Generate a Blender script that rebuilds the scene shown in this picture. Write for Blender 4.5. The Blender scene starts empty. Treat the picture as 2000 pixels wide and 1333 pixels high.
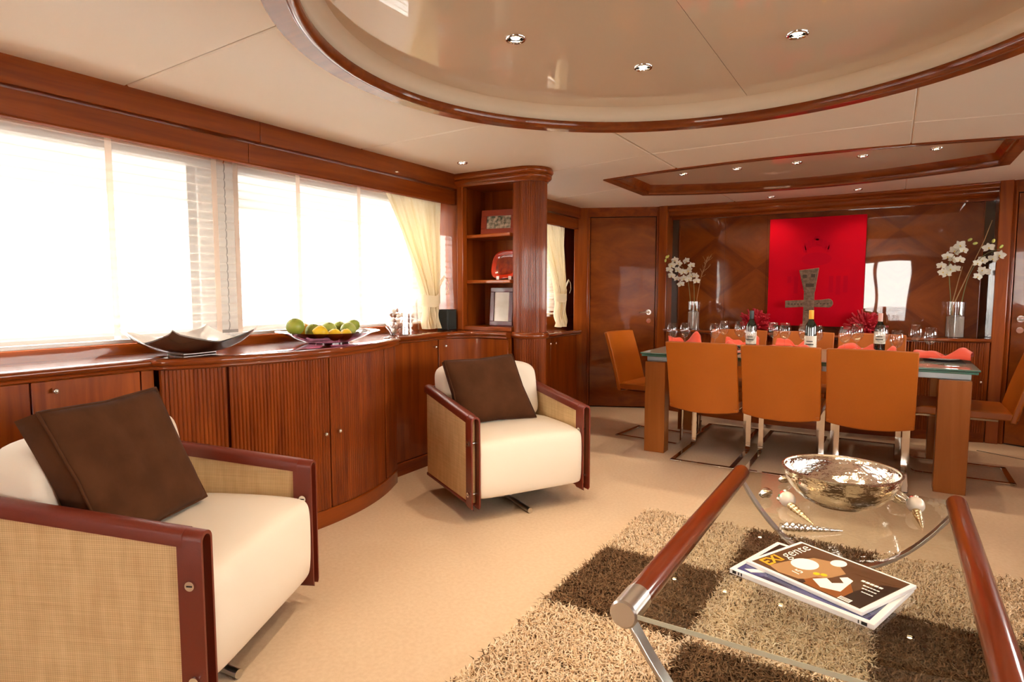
import bpy, bmesh, math, random
import numpy as np
from mathutils import Vector, Matrix
random.seed(7); rng = np.random.default_rng(7)
PI = math.pi
S = bpy.context.scene
C = S.collection
# ------------------------------------------------------------------ camera, world, exposure
cam = bpy.data.cameras.new('camera'); cam.lens = 21.51; cam.sensor_width = 36.0; cam.sensor_fit = 'HORIZONTAL'
cam.clip_start = 0.02; cam.clip_end = 500
camo = bpy.data.objects.new('camera', cam); C.objects.link(camo)
PIT = math.radians(4.64)
camo.location = (0, 0, 1.22)
camo.rotation_euler = (PI/2 - PIT, 0, math.atan2(0.525, 0.848))
S.camera = camo
S.view_settings.view_transform = 'Standard'; S.view_settings.look = 'None'
S.view_settings.gamma = 1.0; S.view_settings.use_curve_mapping = False
S.view_settings.exposure = 1.48
S.cycles.max_bounces = 10; S.cycles.diffuse_bounces = 5; S.cycles.glossy_bounces = 5
S.cycles.transmission_bounces = 8; S.cycles.transparent_max_bounces = 24
S.cycles.caustics_reflective = False; S.cycles.caustics_refractive = False
S.cycles.sample_clamp_indirect = 6.0
W = bpy.data.worlds.new('overcast_sky'); S.world = W; W.use_nodes = True
wb = W.node_tree.nodes['Background']; wb.inputs[0].default_value = (1.0, 0.945, 0.86, 1); wb.inputs[1].default_value = 9.0

# ------------------------------------------------------------------ materials
def new_mat(n):
    m = bpy.data.materials.new(n); m.use_nodes = True
    nt = m.node_tree
    return m, nt, nt.nodes['Principled BSDF'], nt.nodes['Material Output']
def rgba(c): return (c[0], c[1], c[2], 1)
def pm(n, col, rough=.5, metal=0, coat=0, coatr=.04, var=None, vs=8., bump=0, bs=200., spec=.5, trans=0, ior=1.45, sheen=0, stretch=None, emis=None, es=0, alpha=None):
    m, nt, b, o = new_mat(n); L = nt.links; N = nt.nodes
    b.inputs['Base Color'].default_value = rgba(col); b.inputs['Roughness'].default_value = rough
    b.inputs['Metallic'].default_value = metal; b.inputs['Coat Weight'].default_value = coat
    b.inputs['Coat Roughness'].default_value = coatr; b.inputs['Specular IOR Level'].default_value = spec
    b.inputs['Transmission Weight'].default_value = trans; b.inputs['IOR'].default_value = ior
    b.inputs['Sheen Weight'].default_value = sheen
    if emis: b.inputs['Emission Color'].default_value = rgba(emis); b.inputs['Emission Strength'].default_value = es
    if var or bump:
        tc = N.new('ShaderNodeTexCoord'); mp = N.new('ShaderNodeMapping'); L.new(tc.outputs['Object'], mp.inputs[0])
        if stretch: mp.inputs['Scale'].default_value = stretch
    if var:
        t = N.new('ShaderNodeTexNoise'); t.inputs['Scale'].default_value = vs; t.inputs['Detail'].default_value = 5
        L.new(mp.outputs[0], t.inputs['Vector'])
        r = N.new('ShaderNodeValToRGB'); r.color_ramp.elements[0].color = rgba(col); r.color_ramp.elements[1].color = rgba(var)
        r.color_ramp.elements[0].position = .35; r.color_ramp.elements[1].position = .65
        L.new(t.outputs[0], r.inputs[0]); L.new(r.outputs[0], b.inputs['Base Color'])
    if bump:
        t = N.new('ShaderNodeTexNoise'); t.inputs['Scale'].default_value = bs; t.inputs['Detail'].default_value = 3
        L.new(mp.outputs[0], t.inputs['Vector'])
        u = N.new('ShaderNodeBump'); u.inputs['Strength'].default_value = bump; u.inputs['Distance'].default_value = .004
        L.new(t.outputs[0], u.inputs['Height']); L.new(u.outputs[0], b.inputs['Normal'])
    return m
def wood(n, dark, light, axis='z', sc=1., rough=.32, coat=.6, coatr=.05, wave=0):
    m, nt, b, o = new_mat(n); L = nt.links; N = nt.nodes
    tc = N.new('ShaderNodeTexCoord'); mp = N.new('ShaderNodeMapping'); L.new(tc.outputs['Object'], mp.inputs[0])
    s = [14*sc]*3; s['xyz'.index(axis)] = .9*sc; mp.inputs['Scale'].default_value = s
    t = N.new('ShaderNodeTexNoise'); t.inputs['Scale'].default_value = 1.; t.inputs['Detail'].default_value = 7; t.inputs['Roughness'].default_value = .62; t.inputs['Distortion'].default_value = .6
    L.new(mp.outputs[0], t.inputs['Vector'])
    r = N.new('ShaderNodeValToRGB'); e = r.color_ramp.elements
    e[0].position = .3; e[0].color = rgba(dark); e[1].position = .72; e[1].color = rgba(light)
    L.new(t.outputs[0], r.inputs[0]); L.new(r.outputs[0], b.inputs['Base Color'])
    b.inputs['Roughness'].default_value = rough; b.inputs['Coat Weight'].default_value = coat; b.inputs['Coat Roughness'].default_value = coatr; b.inputs['Specular IOR Level'].default_value = .15; b.inputs['Coat IOR'].default_value = 1.42
    if wave:                                            # hand-laid varnish is never quite flat
        w = N.new('ShaderNodeTexNoise'); w.inputs['Scale'].default_value = 2.2; w.inputs['Detail'].default_value = 1
        L.new(tc.outputs['Object'], w.inputs['Vector'])
        u = N.new('ShaderNodeBump'); u.inputs['Strength'].default_value = wave; u.inputs['Distance'].default_value = .02
        L.new(w.outputs[0], u.inputs['Height']); L.new(u.outputs[0], b.inputs['Coat Normal']); L.new(u.outputs[0], b.inputs['Normal'])
    return m
def math_node(nt, op, a, b=None):
    n = nt.nodes.new('ShaderNodeMath'); n.operation = op
    for i, v in enumerate((a, b)):
        if v is None: continue
        if isinstance(v, (int, float)): n.inputs[i].default_value = v
        else: nt.links.new(v, n.inputs[i])
    return n.outputs[0]
def thin_glass(n, tint=(1, 1, 1), ior=1.5, rough=0.0):
    # a sheet of clear glass: transparent, with a Fresnel mirror on its outer faces
    m, nt, b, o = new_mat(n); N = nt.nodes; L = nt.links; N.remove(b)
    tr = N.new('ShaderNodeBsdfTransparent'); tr.inputs[0].default_value = rgba(tint)
    g = N.new('ShaderNodeBsdfGlossy'); g.inputs['Roughness'].default_value = rough
    f = N.new('ShaderNodeFresnel'); f.inputs[0].default_value = ior
    ge = N.new('ShaderNodeNewGeometry')
    k = math_node(nt, 'MULTIPLY', f.outputs[0], math_node(nt, 'SUBTRACT', 1.0, ge.outputs['Backfacing']))
    mx = N.new('ShaderNodeMixShader'); L.new(k, mx.inputs[0]); L.new(tr.outputs[0], mx.inputs[1]); L.new(g.outputs[0], mx.inputs[2])
    L.new(mx.outputs[0], o.inputs['Surface'])
    return m
def cloth(n, col, transl=.4, transp=0., bump=0):
    m, nt, b, o = new_mat(n); N = nt.nodes; L = nt.links
    b.inputs['Base Color'].default_value = rgba(col); b.inputs['Roughness'].default_value = .8; b.inputs['Specular IOR Level'].default_value = .2
    t = N.new('ShaderNodeBsdfTranslucent'); t.inputs[0].default_value = rgba(col)
    mx = N.new('ShaderNodeMixShader'); mx.inputs[0].default_value = transl
    L.new(b.outputs[0], mx.inputs[1]); L.new(t.outputs[0], mx.inputs[2]); out = mx.outputs[0]
    if transp:
        p = N.new('ShaderNodeBsdfTransparent'); m2 = N.new('ShaderNodeMixShader'); m2.inputs[0].default_value = transp
        L.new(out, m2.inputs[1]); L.new(p.outputs[0], m2.inputs[2]); out = m2.outputs[0]
    L.new(out, o.inputs['Surface'])
    return m
def veneer(n, dark, light):
    # book-matched cherry veneer laid in diamonds: four mirrored quarters, diagonal grain
    m, nt, b, o = new_mat(n); N = nt.nodes; L = nt.links
    tc = N.new('ShaderNodeTexCoord'); sp = N.new('ShaderNodeSeparateXYZ'); L.new(tc.outputs['Object'], sp.inputs[0])
    def tri(v, per, off):
        a = math_node(nt, 'ADD', math_node(nt, 'DIVIDE', v, per), off)
        return math_node(nt, 'ABSOLUTE', math_node(nt, 'SUBTRACT', math_node(nt, 'FRACT', a), .5))
    tx = tri(sp.outputs[0], .78, 10.45); tz = tri(sp.outputs[2], .62, .17)
    s = math_node(nt, 'ADD', tx, tz); d = math_node(nt, 'SUBTRACT', tx, tz)
    cb = N.new('ShaderNodeCombineXYZ'); L.new(math_node(nt, 'MULTIPLY', s, 5.), cb.inputs[0]); L.new(math_node(nt, 'MULTIPLY', d, 1.2), cb.inputs[1])
    t = N.new('ShaderNodeTexNoise'); t.inputs['Scale'].default_value = 1.; t.inputs['Detail'].default_value = 6; t.inputs['Roughness'].default_value = .6
    L.new(cb.outputs[0], t.inputs['Vector'])
    k = math_node(nt, 'MULTIPLY', math_node(nt, 'GREATER_THAN', s, .5), .12)
    f = math_node(nt, 'ADD', t.outputs[0], k)
    r = N.new('ShaderNodeValToRGB'); e = r.color_ramp.elements
    e[0].position = .32; e[0].color = rgba(dark); e[1].position = .76; e[1].color = rgba(light)
    L.new(f, r.inputs[0]); L.new(r.outputs[0], b.inputs['Base Color'])
    b.inputs['Roughness'].default_value = .35; b.inputs['Coat Weight'].default_value = 1; b.inputs['Coat Roughness'].default_value = .015; b.inputs['Coat IOR'].default_value = 1.5; b.inputs['Specular IOR Level'].default_value = .1
    w = N.new('ShaderNodeTexNoise'); w.inputs['Scale'].default_value = 1.6; w.inputs['Detail'].default_value = 1
    L.new(tc.outputs['Object'], w.inputs['Vector'])
    u = N.new('ShaderNodeBump'); u.inputs['Strength'].default_value = .13; u.inputs['Distance'].default_value = .02
    L.new(w.outputs[0], u.inputs['Height']); L.new(u.outputs[0], b.inputs['Coat Normal'])
    return m
def weave(n, a, c):
    m, nt, b, o = new_mat(n); N = nt.nodes; L = nt.links
    tc = N.new('ShaderNodeTexCoord'); sp = N.new('ShaderNodeSeparateXYZ'); L.new(tc.outputs['Object'], sp.inputs[0])
    def sn(v, k): return math_node(nt, 'SINE', math_node(nt, 'MULTIPLY', v, k))
    h = math_node(nt, 'ADD', math_node(nt, 'MULTIPLY', sn(math_node(nt, 'ADD', sp.outputs[0], sp.outputs[1]), 900.), .25), math_node(nt, 'MULTIPLY', sn(sp.outputs[2], 1100.), .25))
    t = N.new('ShaderNodeTexNoise'); t.inputs['Scale'].default_value = 1.; t.inputs['Detail'].default_value = 4
    mp = N.new('ShaderNodeMapping'); mp.inputs['Scale'].default_value = (30, 30, 6); L.new(tc.outputs['Object'], mp.inputs[0]); L.new(mp.outputs[0], t.inputs['Vector'])
    t2 = N.new('ShaderNodeTexNoise'); t2.inputs['Scale'].default_value = 1.; t2.inputs['Detail'].default_value = 3
    mp2 = N.new('ShaderNodeMapping'); mp2.inputs['Scale'].default_value = (5, 5, 190); L.new(tc.outputs['Object'], mp2.inputs[0]); L.new(mp2.outputs[0], t2.inputs['Vector'])
    f = math_node(nt, 'ADD', math_node(nt, 'MULTIPLY', h, .35), math_node(nt, 'ADD', math_node(nt, 'MULTIPLY', t.outputs[0], .55), math_node(nt, 'MULTIPLY', t2.outputs[0], .45)))
    r = N.new('ShaderNodeValToRGB'); r.color_ramp.elements[0].position = .25; r.color_ramp.elements[1].position = .75
    r.color_ramp.elements[0].color = rgba(a); r.color_ramp.elements[1].color = rgba(c)
    L.new(f, r.inputs[0]); L.new(r.outputs[0], b.inputs['Base Color'])
    u = N.new('ShaderNodeBump'); u.inputs['Strength'].default_value = .5; u.inputs['Distance'].default_value = .001
    L.new(h, u.inputs['Height']); L.new(u.outputs[0], b.inputs['Normal'])
    b.inputs['Roughness'].default_value = .6
    return m
CD, CL = (.155, .024, .0025), (.33, .070, .0065)
wv = wood('cherry_upright', CD, CL, 'z')
wy = wood('cherry_fore_aft', CD, CL, 'y')
wx = wood('cherry_athwart', CD, CL, 'x')
wtop = wood('cherry_counter_varnish', CD, (.24, .048, .006), 'y', coat=1, coatr=.015, wave=.05)
wmatt = wood('cherry_matt', CD, CL, 'y', coat=0, rough=.7)
wrib = wood('cherry_reeded', (.125, .018, .002), (.28, .056, .006), 'z', sc=1.6)
wdoor = wood('cherry_door_varnish', (.155, .027, .0025), (.28, .066, .007), 'x', sc=.5, coat=1, coatr=.02, wave=.16)
wring = wood('cherry_ring_varnish', (.15, .024, .003), (.28, .062, .007), 'x', coat=1, coatr=.02)
wleg = wood('beech_orange_stain', (.28, .080, .014), (.38, .120, .024), 'z', sc=.8, coat=.2)
wrail = wood('cherry_table_rail', (.09, .012, .003), (.20, .031, .005), 'y', coat=.7, coatr=.08)
wven = veneer('diamond_veneer', (.105, .017, .0025), (.215, .046, .0045))
m_carpet = pm('cream_carpet', (.76, .575, .40), .95, var=(.81, .63, .455), vs=60., bump=.6, bs=420., spec=.1)
m_ceil = pm('ceiling_panel_vinyl', (.88, .80, .69), .55, bump=.08, bs=120., stretch=(1, 8, 1), spec=.3)
m_gap = pm('ceiling_gap', (.12, .09, .07), .9)
m_gloss = pm('cream_gloss_lacquer', (.74, .63, .49), .6, coat=1, coatr=.008, spec=0.)
m_white = pm('white_lacquer', (.8, .77, .72), .4)
m_leath = pm('oxblood_leather', (.155, .019, .007), .40, coat=.15, coatr=.3, bump=.12, bs=300.)
m_raffia = weave('raffia_weave', (.49, .305, .13), (.74, .525, .27))
m_cream = pm('cream_upholstery', (.80, .70, .575), .85, bump=.1, bs=500., sheen=.2, spec=.2)
m_brown = pm('brown_velvet', (.062, .023, .010), .95, var=(.085, .032, .014), vs=9., sheen=.04, spec=.05, bump=1., bs=11.)
m_orange = pm('orange_leather', (.37, .088, .004), .42, var=(.41, .100, .005), vs=3., bump=.08, bs=350.)
m_tan = pm('tan_leather_edge', (.46, .15, .02), .5)
m_chrome = pm('chrome', (.82, .80, .77), .09, metal=1)
m_steel = pm('brushed_steel', (.62, .59, .55), .28, metal=1)
m_silver = pm('hammered_silver', (.90, .84, .75), .11, metal=1, bump=1., bs=26., stretch=(1, 1, 2.2))
m_silver2 = pm('silver_plate', (.80, .75, .66), .2, metal=1, bump=.5, bs=90.)
m_gold = pm('gilt_silver', (.80, .62, .36), .25, metal=1, bump=.5, bs=140.)
m_glass = thin_glass('clear_glass')
m_tglass = thin_glass('table_glass', (.93, .95, .93))
m_fglass = thin_glass('crystal_glass', (.97, .97, .97), 1.95)
m_purple = thin_glass('plum_glass', (.50, .30, .36), 1.55)
m_edge = pm('glass_edge_glint', (.50, .50, .38), .2, coat=1)  # pale tone paints the light caught by the front glass edge
m_green = pm('green_glass_edge', (.055, .16, .12), .12, coat=1, coatr=.03)
m_gtop = pm('back_painted_glass', (.30, .34, .30), .3, coat=1, coatr=.02)
m_alu = pm('satin_aluminium', (.30, .31, .31), .4, metal=.8)
m_dark = pm('dark_opening', (.012, .008, .006), .8)
m_black = pm('black_plastic', (.012, .013, .012), .4)
m_red = pm('red_canvas', (.50, .001, .010), .9, var=(.43, .001, .012), vs=3., spec=.1)
m_redd = pm('red_canvas_print', (.385, .001, .013), .9, spec=.1)
m_nap = pm('coral_napkin', (.62, .060, .026), .75, sheen=.2)
m_coral = pm('red_coral', (.36, .002, .012), .6, bump=.5, bs=80.)
m_stone = pm('carved_stone', (.10, .055, .033), .85, var=(.18, .11, .07), vs=40., bump=.9, bs=70.)
m_petal = cloth('orchid_petal', (.80, .76, .64), .25)
m_yel = pm('orchid_throat', (.72, .50, .10), .6)
m_stem = pm('orchid_stem', (.17, .17, .05), .6)
m_bud = pm('orchid_bud', (.50, .52, .12), .6)
m_twig = pm('dried_twig', (.42, .24, .10), .8)
m_sand = pm('silver_sand', (.30, .255, .21), .55, metal=0, bump=1., bs=120.)
m_blind = cloth('sheer_blind', (.86, .80, .73), .10, .40)
m_tape = cloth('blind_tape', (.80, .70, .62), .75, .05)
m_curt = cloth('ivory_curtain', (.88, .78, .56), .35)
m_china = pm('white_china', (.80, .78, .75), .15, coat=.5)
m_mat = pm('dark_placemat', (.03, .02, .018), .6)
m_lemon = pm('lemon_skin', (.82, .50, .015), .45, bump=.15, bs=150.)
m_lime = pm('green_citrus_skin', (.22, .30, .03), .4, var=(.34, .36, .05), vs=14., bump=.15, bs=150.)
m_lime2 = pm('pale_green_citrus_skin', (.42, .45, .11), .45, var=(.30, .36, .05), vs=14., bump=.15, bs=150.)
m_orng = pm('orange_peel', (.80, .36, .01), .45, bump=.2, bs=150.)
m_trayo = pm('tray_dark_underside', (.10, .045, .025), .25, metal=.3, coat=.6)
m_trayi = pm('tray_pale_lacquer', (.72, .68, .62), .18, metal=.35, coat=.5)
m_emit = pm('lamp_glow', (1, .9, .7), .5, emis=(1.0, .80, .52), es=28.)
m_glow2 = pm('halogen_dim', (1, .9, .7), .5, emis=(1.0, .70, .36), es=14.)
m_mag_w = pm('magazine_paper', (.82, .79, .76), .45)
m_mag_b = pm('cover_brown', (.105, .050, .022), .25, coat=.6)
m_mag_t = pm('cover_tan', (.42, .235, .105), .25, coat=.6)
m_mag_o = pm('cover_orange', (.26, .085, .02), .25, coat=.6)
m_mag_d = pm('cover_dark', (.022, .012, .008), .25, coat=.6)
m_mag_bl = pm('cover_blue', (.055, .06, .20), .25, coat=.6, var=(.012, .010, .03), vs=9.)
m_ink_w = pm('ink_white', (.86, .83, .78), .4)
m_ink_y = pm('ink_amber', (.78, .36, .02), .4)
m_ink_k = pm('ink_black', (.012, .012, .014), .4)
m_croc = pm('red_croc_frame', (.30, .035, .012), .35, coat=.4, bump=.8, bs=60.)
m_plum = pm('plum_frame', (.10, .006, .022), .25, coat=.6)
m_photo = pm('group_photo', (.05, .07, .04), .4, var=(.62, .50, .38), vs=38.)
m_photo2 = pm('pale_photo', (.60, .52, .42), .25, var=(.70, .63, .54), vs=9., coat=.6)
m_plate = pm('red_lacquer_plate', (.62, .035, .008), .2, coat=.8)
m_plate2 = pm('red_plate_center', (.20, .015, .006), .25, coat=.8, var=(.42, .05, .01), vs=30.)
m_bottle = pm('dark_bottle_glass', (.008, .012, .008), .05, coat=1)
m_label = pm('wine_label', (.66, .62, .54), .6)
m_capy = pm('yellow_capsule', (.80, .40, .02), .4)
m_capd = pm('dark_capsule', (.02, .03, .028), .35)
m_capr = pm('pink_capsule', (.62, .35, .30), .4)
m_shellw = pm('white_shell', (.70, .60, .50), .35, coat=.4)
m_shellb = pm('brown_shell', (.24, .10, .07), .4, coat=.4, var=(.45, .28, .2), vs=20.)
m_beadr = pm('red_bead', (.5, .04, .02), .25, coat=.6); m_beadg = pm('green_bead', (.05, .18, .10), .25, coat=.6)
m_teak = wood('teak_deck', (.42, .30, .19), (.58, .44, .29), 'y', coat=0, rough=.7)
m_sea = pm('pale_sea_bounce', (.34, .38, .40), .25, bump=.3, bs=.8)  # colour raised so the unseen sea bounces more light onto the ceiling
m_mirror = pm('smoked_mirror', (.045, .022, .012), .04, metal=0, coat=1)
m_hull = pm('hull_paint', (.20, .185, .17), .5)  # kept dark so overhang and bulwark look shaded through the blinds

# ------------------------------------------------------------------ mesh helpers
class G:
    def __init__(s): s.v = []; s.f = []; s.m = []
    def add(s, vs, fs, m=0):
        k = len(s.v); s.v += [tuple(p) for p in vs]
        for f in fs: s.f.append([i+k for i in f]); s.m.append(m)
        return s
    def box(s, x0, x1, y0, y1, z0, z1, m=0):
        vs = [(x, y, z) for z in (z0, z1) for y in (y0, y1) for x in (x0, x1)]
        return s.add(vs, [(0, 2, 3, 1), (4, 5, 7, 6), (0, 1, 5, 4), (2, 6, 7, 3), (0, 4, 6, 2), (1, 3, 7, 5)], m)
    def prism(s, p, z0, z1, m=0, ax='z'):
        n = len(p)
        def q(a, b, h): return {'z': (a, b, h), 'y': (a, h, b), 'x': (h, a, b)}[ax]
        vs = [q(a, b, z0) for a, b in p] + [q(a, b, z1) for a, b in p]
        fs = [tuple(range(n))[::-1], tuple(range(n, 2*n))] + [(i, (i+1) % n, n+(i+1) % n, n+i) for i in range(n)]
        return s.add(vs, fs, m)
    def lathe(s, prof, n=24, c=(0, 0, 0), m=0, rib=None, closed=False, a0=0., a1=2*PI):
        full = abs(a1-a0-2*PI) < 1e-6; k = n if full else n+1; vs = []
        for r, z in prof:
            for i in range(k):
                a = a0+(a1-a0)*i/n; rr = r+(rib(a) if rib else 0)
                vs.append((c[0]+rr*math.cos(a), c[1]+rr*math.sin(a), c[2]+z))
        fs = []; P = len(prof)
        for j in range(P if closed else P-1):
            j2 = (j+1) % P
            for i in range(n):
                i2 = (i+1) % k
                fs.append((j*k+i, j*k+i2, j2*k+i2, j2*k+i))
        if not closed and full:
            if prof[0][0] > 1e-5: fs.append(tuple(range(k))[::-1])
            if prof[-1][0] > 1e-5: fs.append(tuple((P-1)*k+i for i in range(k)))
        return s.add(vs, fs, m)
    def tube(s, pts, r, n=10, m=0, closed=False, sy=1.):
        pts = [Vector(p) for p in pts]; k = len(pts); rs = r if isinstance(r, (list, tuple)) else [r]*k
        t0 = (pts[1]-pts[0]).normalized(); u = t0.orthogonal().normalized(); vs = []
        for i in range(k):
            a = pts[i-1] if (i or closed) else pts[0]; b = pts[(i+1) % k] if (i < k-1 or closed) else pts[-1]
            t = (b-a).normalized(); u = (u-t*u.dot(t)); u = u.normalized() if u.length > 1e-6 else t.orthogonal().normalized(); w = t.cross(u)
            for j in range(n):
                g = 2*PI*j/n; vs.append(pts[i]+(u*math.cos(g)+w*math.sin(g)*sy)*rs[i])
        fs = []
        for i in range(k if closed else k-1):
            i2 = (i+1) % k
            for j in range(n): fs.append((i*n+j, i*n+(j+1) % n, i2*n+(j+1) % n, i2*n+j))
        if not closed: fs += [tuple(range(n))[::-1], tuple((k-1)*n+j for j in range(n))]
        return s.add(vs, fs, m)
    def ball(s, c, r, nu=12, nv=8, m=0):
        r = r if isinstance(r, (list, tuple)) else (r, r, r); vs = [(c[0], c[1], c[2]-r[2])]; fs = []
        for j in range(1, nv):
            b = -PI/2+PI*j/nv
            for i in range(nu):
                a = 2*PI*i/nu; vs.append((c[0]+r[0]*math.cos(b)*math.cos(a), c[1]+r[1]*math.cos(b)*math.sin(a), c[2]+r[2]*math.sin(b)))
        vs.append((c[0], c[1], c[2]+r[2])); L = len(vs)-1
        for i in range(nu):
            fs.append((0, 1+(i+1) % nu, 1+i)); q = 1+(nv-2)*nu; fs.append((L, q+i, q+(i+1) % nu))
        for j in range(nv-2):
            for i in range(nu): a = 1+j*nu+i; b = 1+j*nu+(i+1) % nu; fs.append((a, b, b+nu, a+nu))
        return s.add(vs, fs, m)
    def grid(s, fn, nu, nv, m=0, cu=False):
        vs = [fn(i/nu, j/nv) for j in range(nv+1) for i in range(nu+(0 if cu else 1))]; k = nu if cu else nu+1
        return s.add(vs, [(j*k+i, j*k+(i+1) % k, (j+1)*k+(i+1) % k, (j+1)*k+i) for j in range(nv) for i in range(nu)], m)
    def sweep(s, path, prof, m=0, closed=False, side=1):
        # path: plan polyline; prof: closed polygon of (outward offset, height); outward = right of travel * side
        n = len(path); k = len(prof); vs = []
        for i in range(n):
            p = Vector(path[i]); a = Vector(path[i-1]) if (i or closed) else None; b = Vector(path[(i+1) % n]) if (i < n-1 or closed) else None
            d1 = (p-a).normalized() if a is not None else (b-p).normalized(); d2 = (b-p).normalized() if b is not None else d1
            n1 = Vector((d1.y, -d1.x)); n2 = Vector((d2.y, -d2.x)); nn = (n1+n2); nn = nn.normalized() if nn.length > 1e-6 else n1
            q = nn*(1/max(.5, nn.dot(n1)))*side
            for o, z in prof: vs.append((p.x+q.x*o, p.y+q.y*o, z))
        fs = []
        for i in range(n if closed else n-1):
            i2 = (i+1) % n
            for j in range(k): fs.append((i*k+j, i2*k+j, i2*k+(j+1) % k, i*k+(j+1) % k))
        if not closed: fs += [tuple(range(k)), tuple((n-1)*k+j for j in range(k))[::-1]]
        return s.add(vs, fs, m)
    def strip(s, pts, th, y0, y1, m=0, plane='xz'):
        # a flat bar of thickness th bent along pts (2D), extruded y0..y1
        n = len(pts); L = []; R = []
        for i in range(n):
            p = Vector(pts[i]); a = Vector(pts[max(i-1, 0)]); b = Vector(pts[min(i+1, n-1)]); d = (b-a).normalized(); q = Vector((-d.y, d.x))*th/2
            L.append(p+q); R.append(p-q)
        return s.prism([tuple(v) for v in L+R[::-1]], y0, y1, m, 'y' if plane == 'xz' else 'x')
    def xf(s, M):
        s.v = [tuple(M @ Vector(p)) for p in s.v]; return s
def build(name, g, mats, parent=None, bevel=0, smooth=35, M=None, local=False, recalc=True, kind=None, seg=2, sub=0):
    if M is not None: g.xf(M)
    me = bpy.data.meshes.new(name); me.from_pydata(g.v, [], g.f)
    mats = mats if isinstance(mats, (list, tuple)) else [mats]
    for m in mats: me.materials.append(m)
    if len(mats) > 1: me.polygons.foreach_set('material_index', g.m)
    if recalc:
        bm = bmesh.new(); bm.from_mesh(me); bmesh.ops.recalc_face_normals(bm, faces=bm.faces); bm.to_mesh(me); bm.free()
    if smooth is not None:
        me.shade_smooth()
        if smooth < 180: me.set_sharp_from_angle(angle=math.radians(smooth))
    o = bpy.data.objects.new(name, me); C.objects.link(o)
    if parent is not None:
        o.parent = parent
        if not local: o.matrix_parent_inverse = world_m(parent).inverted()
    if bevel:
        b = o.modifiers.new('bevel', 'BEVEL'); b.width = bevel; b.segments = seg; b.limit_method = 'ANGLE'; b.angle_limit = math.radians(40); b.harden_normals = False
    if sub:
        u = o.modifiers.new('subdivision', 'SUBSURF'); u.levels = sub; u.render_levels = sub
    if kind: o['kind'] = kind
    return o
def world_m(o):
    m = o.matrix_basis.copy()
    if o.parent is not None: m = world_m(o.parent) @ o.matrix_parent_inverse @ m
    return m
def tag(o, label, cat, group=None, kind=None):
    o['label'] = label; o['category'] = cat
    if group: o['group'] = group
    if kind: o['kind'] = kind
    return o
def thing(name, label, cat, loc=(0, 0, 0), rz=0, group=None, kind=None):
    o = bpy.data.objects.new(name, None); o.empty_display_size = .05; C.objects.link(o)
    o.location = loc; o.rotation_euler = (0, 0, rz)
    return tag(o, label, cat, group, kind)
def dup(root, loc, rz=0, label=None, group=None, rot=None, scale=None):
    def rec(o, par):
        c = o.copy(); C.objects.link(c)
        if par is not None: c.parent = par
        for ch in list(o.children): rec(ch, c)
        return c
    r = rec(root, None); r.location = loc; r.rotation_euler = rot if rot else (0, 0, rz)
    if scale: r.scale = scale
    if label: r['label'] = label
    if group: r['group'] = group
    return r
def rot_m(rx=0, ry=0, rz=0): return Matrix.Rotation(rz, 4, 'Z') @ Matrix.Rotation(ry, 4, 'Y') @ Matrix.Rotation(rx, 4, 'X')
def T(x, y, z): return Matrix.Translation((x, y, z))
def arc(cx, cy, r, a0, a1, n): return [(cx+r*math.cos(math.radians(a0+(a1-a0)*i/n)), cy+r*math.sin(math.radians(a0+(a1-a0)*i/n))) for i in range(n+1)]
def text_mesh(body, size, ext=.0003, shear=0., bold=0.):
    cu = bpy.data.curves.new('lettering', 'FONT'); cu.body = body; cu.size = size; cu.extrude = ext; cu.shear = shear; cu.offset = bold
    o = bpy.data.objects.new('lettering', cu); C.objects.link(o); bpy.context.view_layer.update()
    me = bpy.data.meshes.new_from_object(o.evaluated_get(bpy.context.evaluated_depsgraph_get()))
    bpy.data.objects.remove(o); bpy.data.curves.remove(cu)
    return me

# ------------------------------------------------------------------ the room shell
ZC = 2.08; X0 = -.635                       # ceiling height, centre line of the saloon
tag(build('floor', G().box(-3.2, 2.0, -5.1, 6.7, -.08, 0), m_carpet), 'cream wall-to-wall carpet over the saloon floor', 'carpet', kind='structure')
def wall_side(name, label, sx):             # sx -1: port (seen), +1: starboard, mirrored but with a longer aft pier
    f = lambda x: x if sx < 0 else 2*X0-x
    root = thing(name, label, 'wall', (f(-3.1), 2, 0), kind='structure')
    def b(n, x0, x1, y0, y1, z0, z1, m, bev=.003): return build(n, G().box(min(f(x0), f(x1)), max(f(x0), f(x1)), y0, y1, z0, z1), m, root, bevel=bev)
    b('lower_wall', -3.16, -3.06, -5.1, 6.5, 0, .955, wy)
    b('upper_wall', -3.16, -3.06, -5.1, 6.5, 1.90, 2.3, wy)
    for y0, y1 in ((-5.1, -.9 if sx < 0 else .5), (1.87, 2.08), (3.66, 4.75), (5.74, 6.5)): b('pier', -3.16, -3.06, y0, y1, .955, 1.90, m_hull if y0 == 1.87 else wv)  # unseen aft starboard pier lengthened to keep light off the foreground armchair
    return root
wl = wall_side('wall_left', 'varnished cherry port wall around the long windows', -1)
wr = wall_side('wall_right', 'varnished cherry starboard wall out of the frame', 1)
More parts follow.
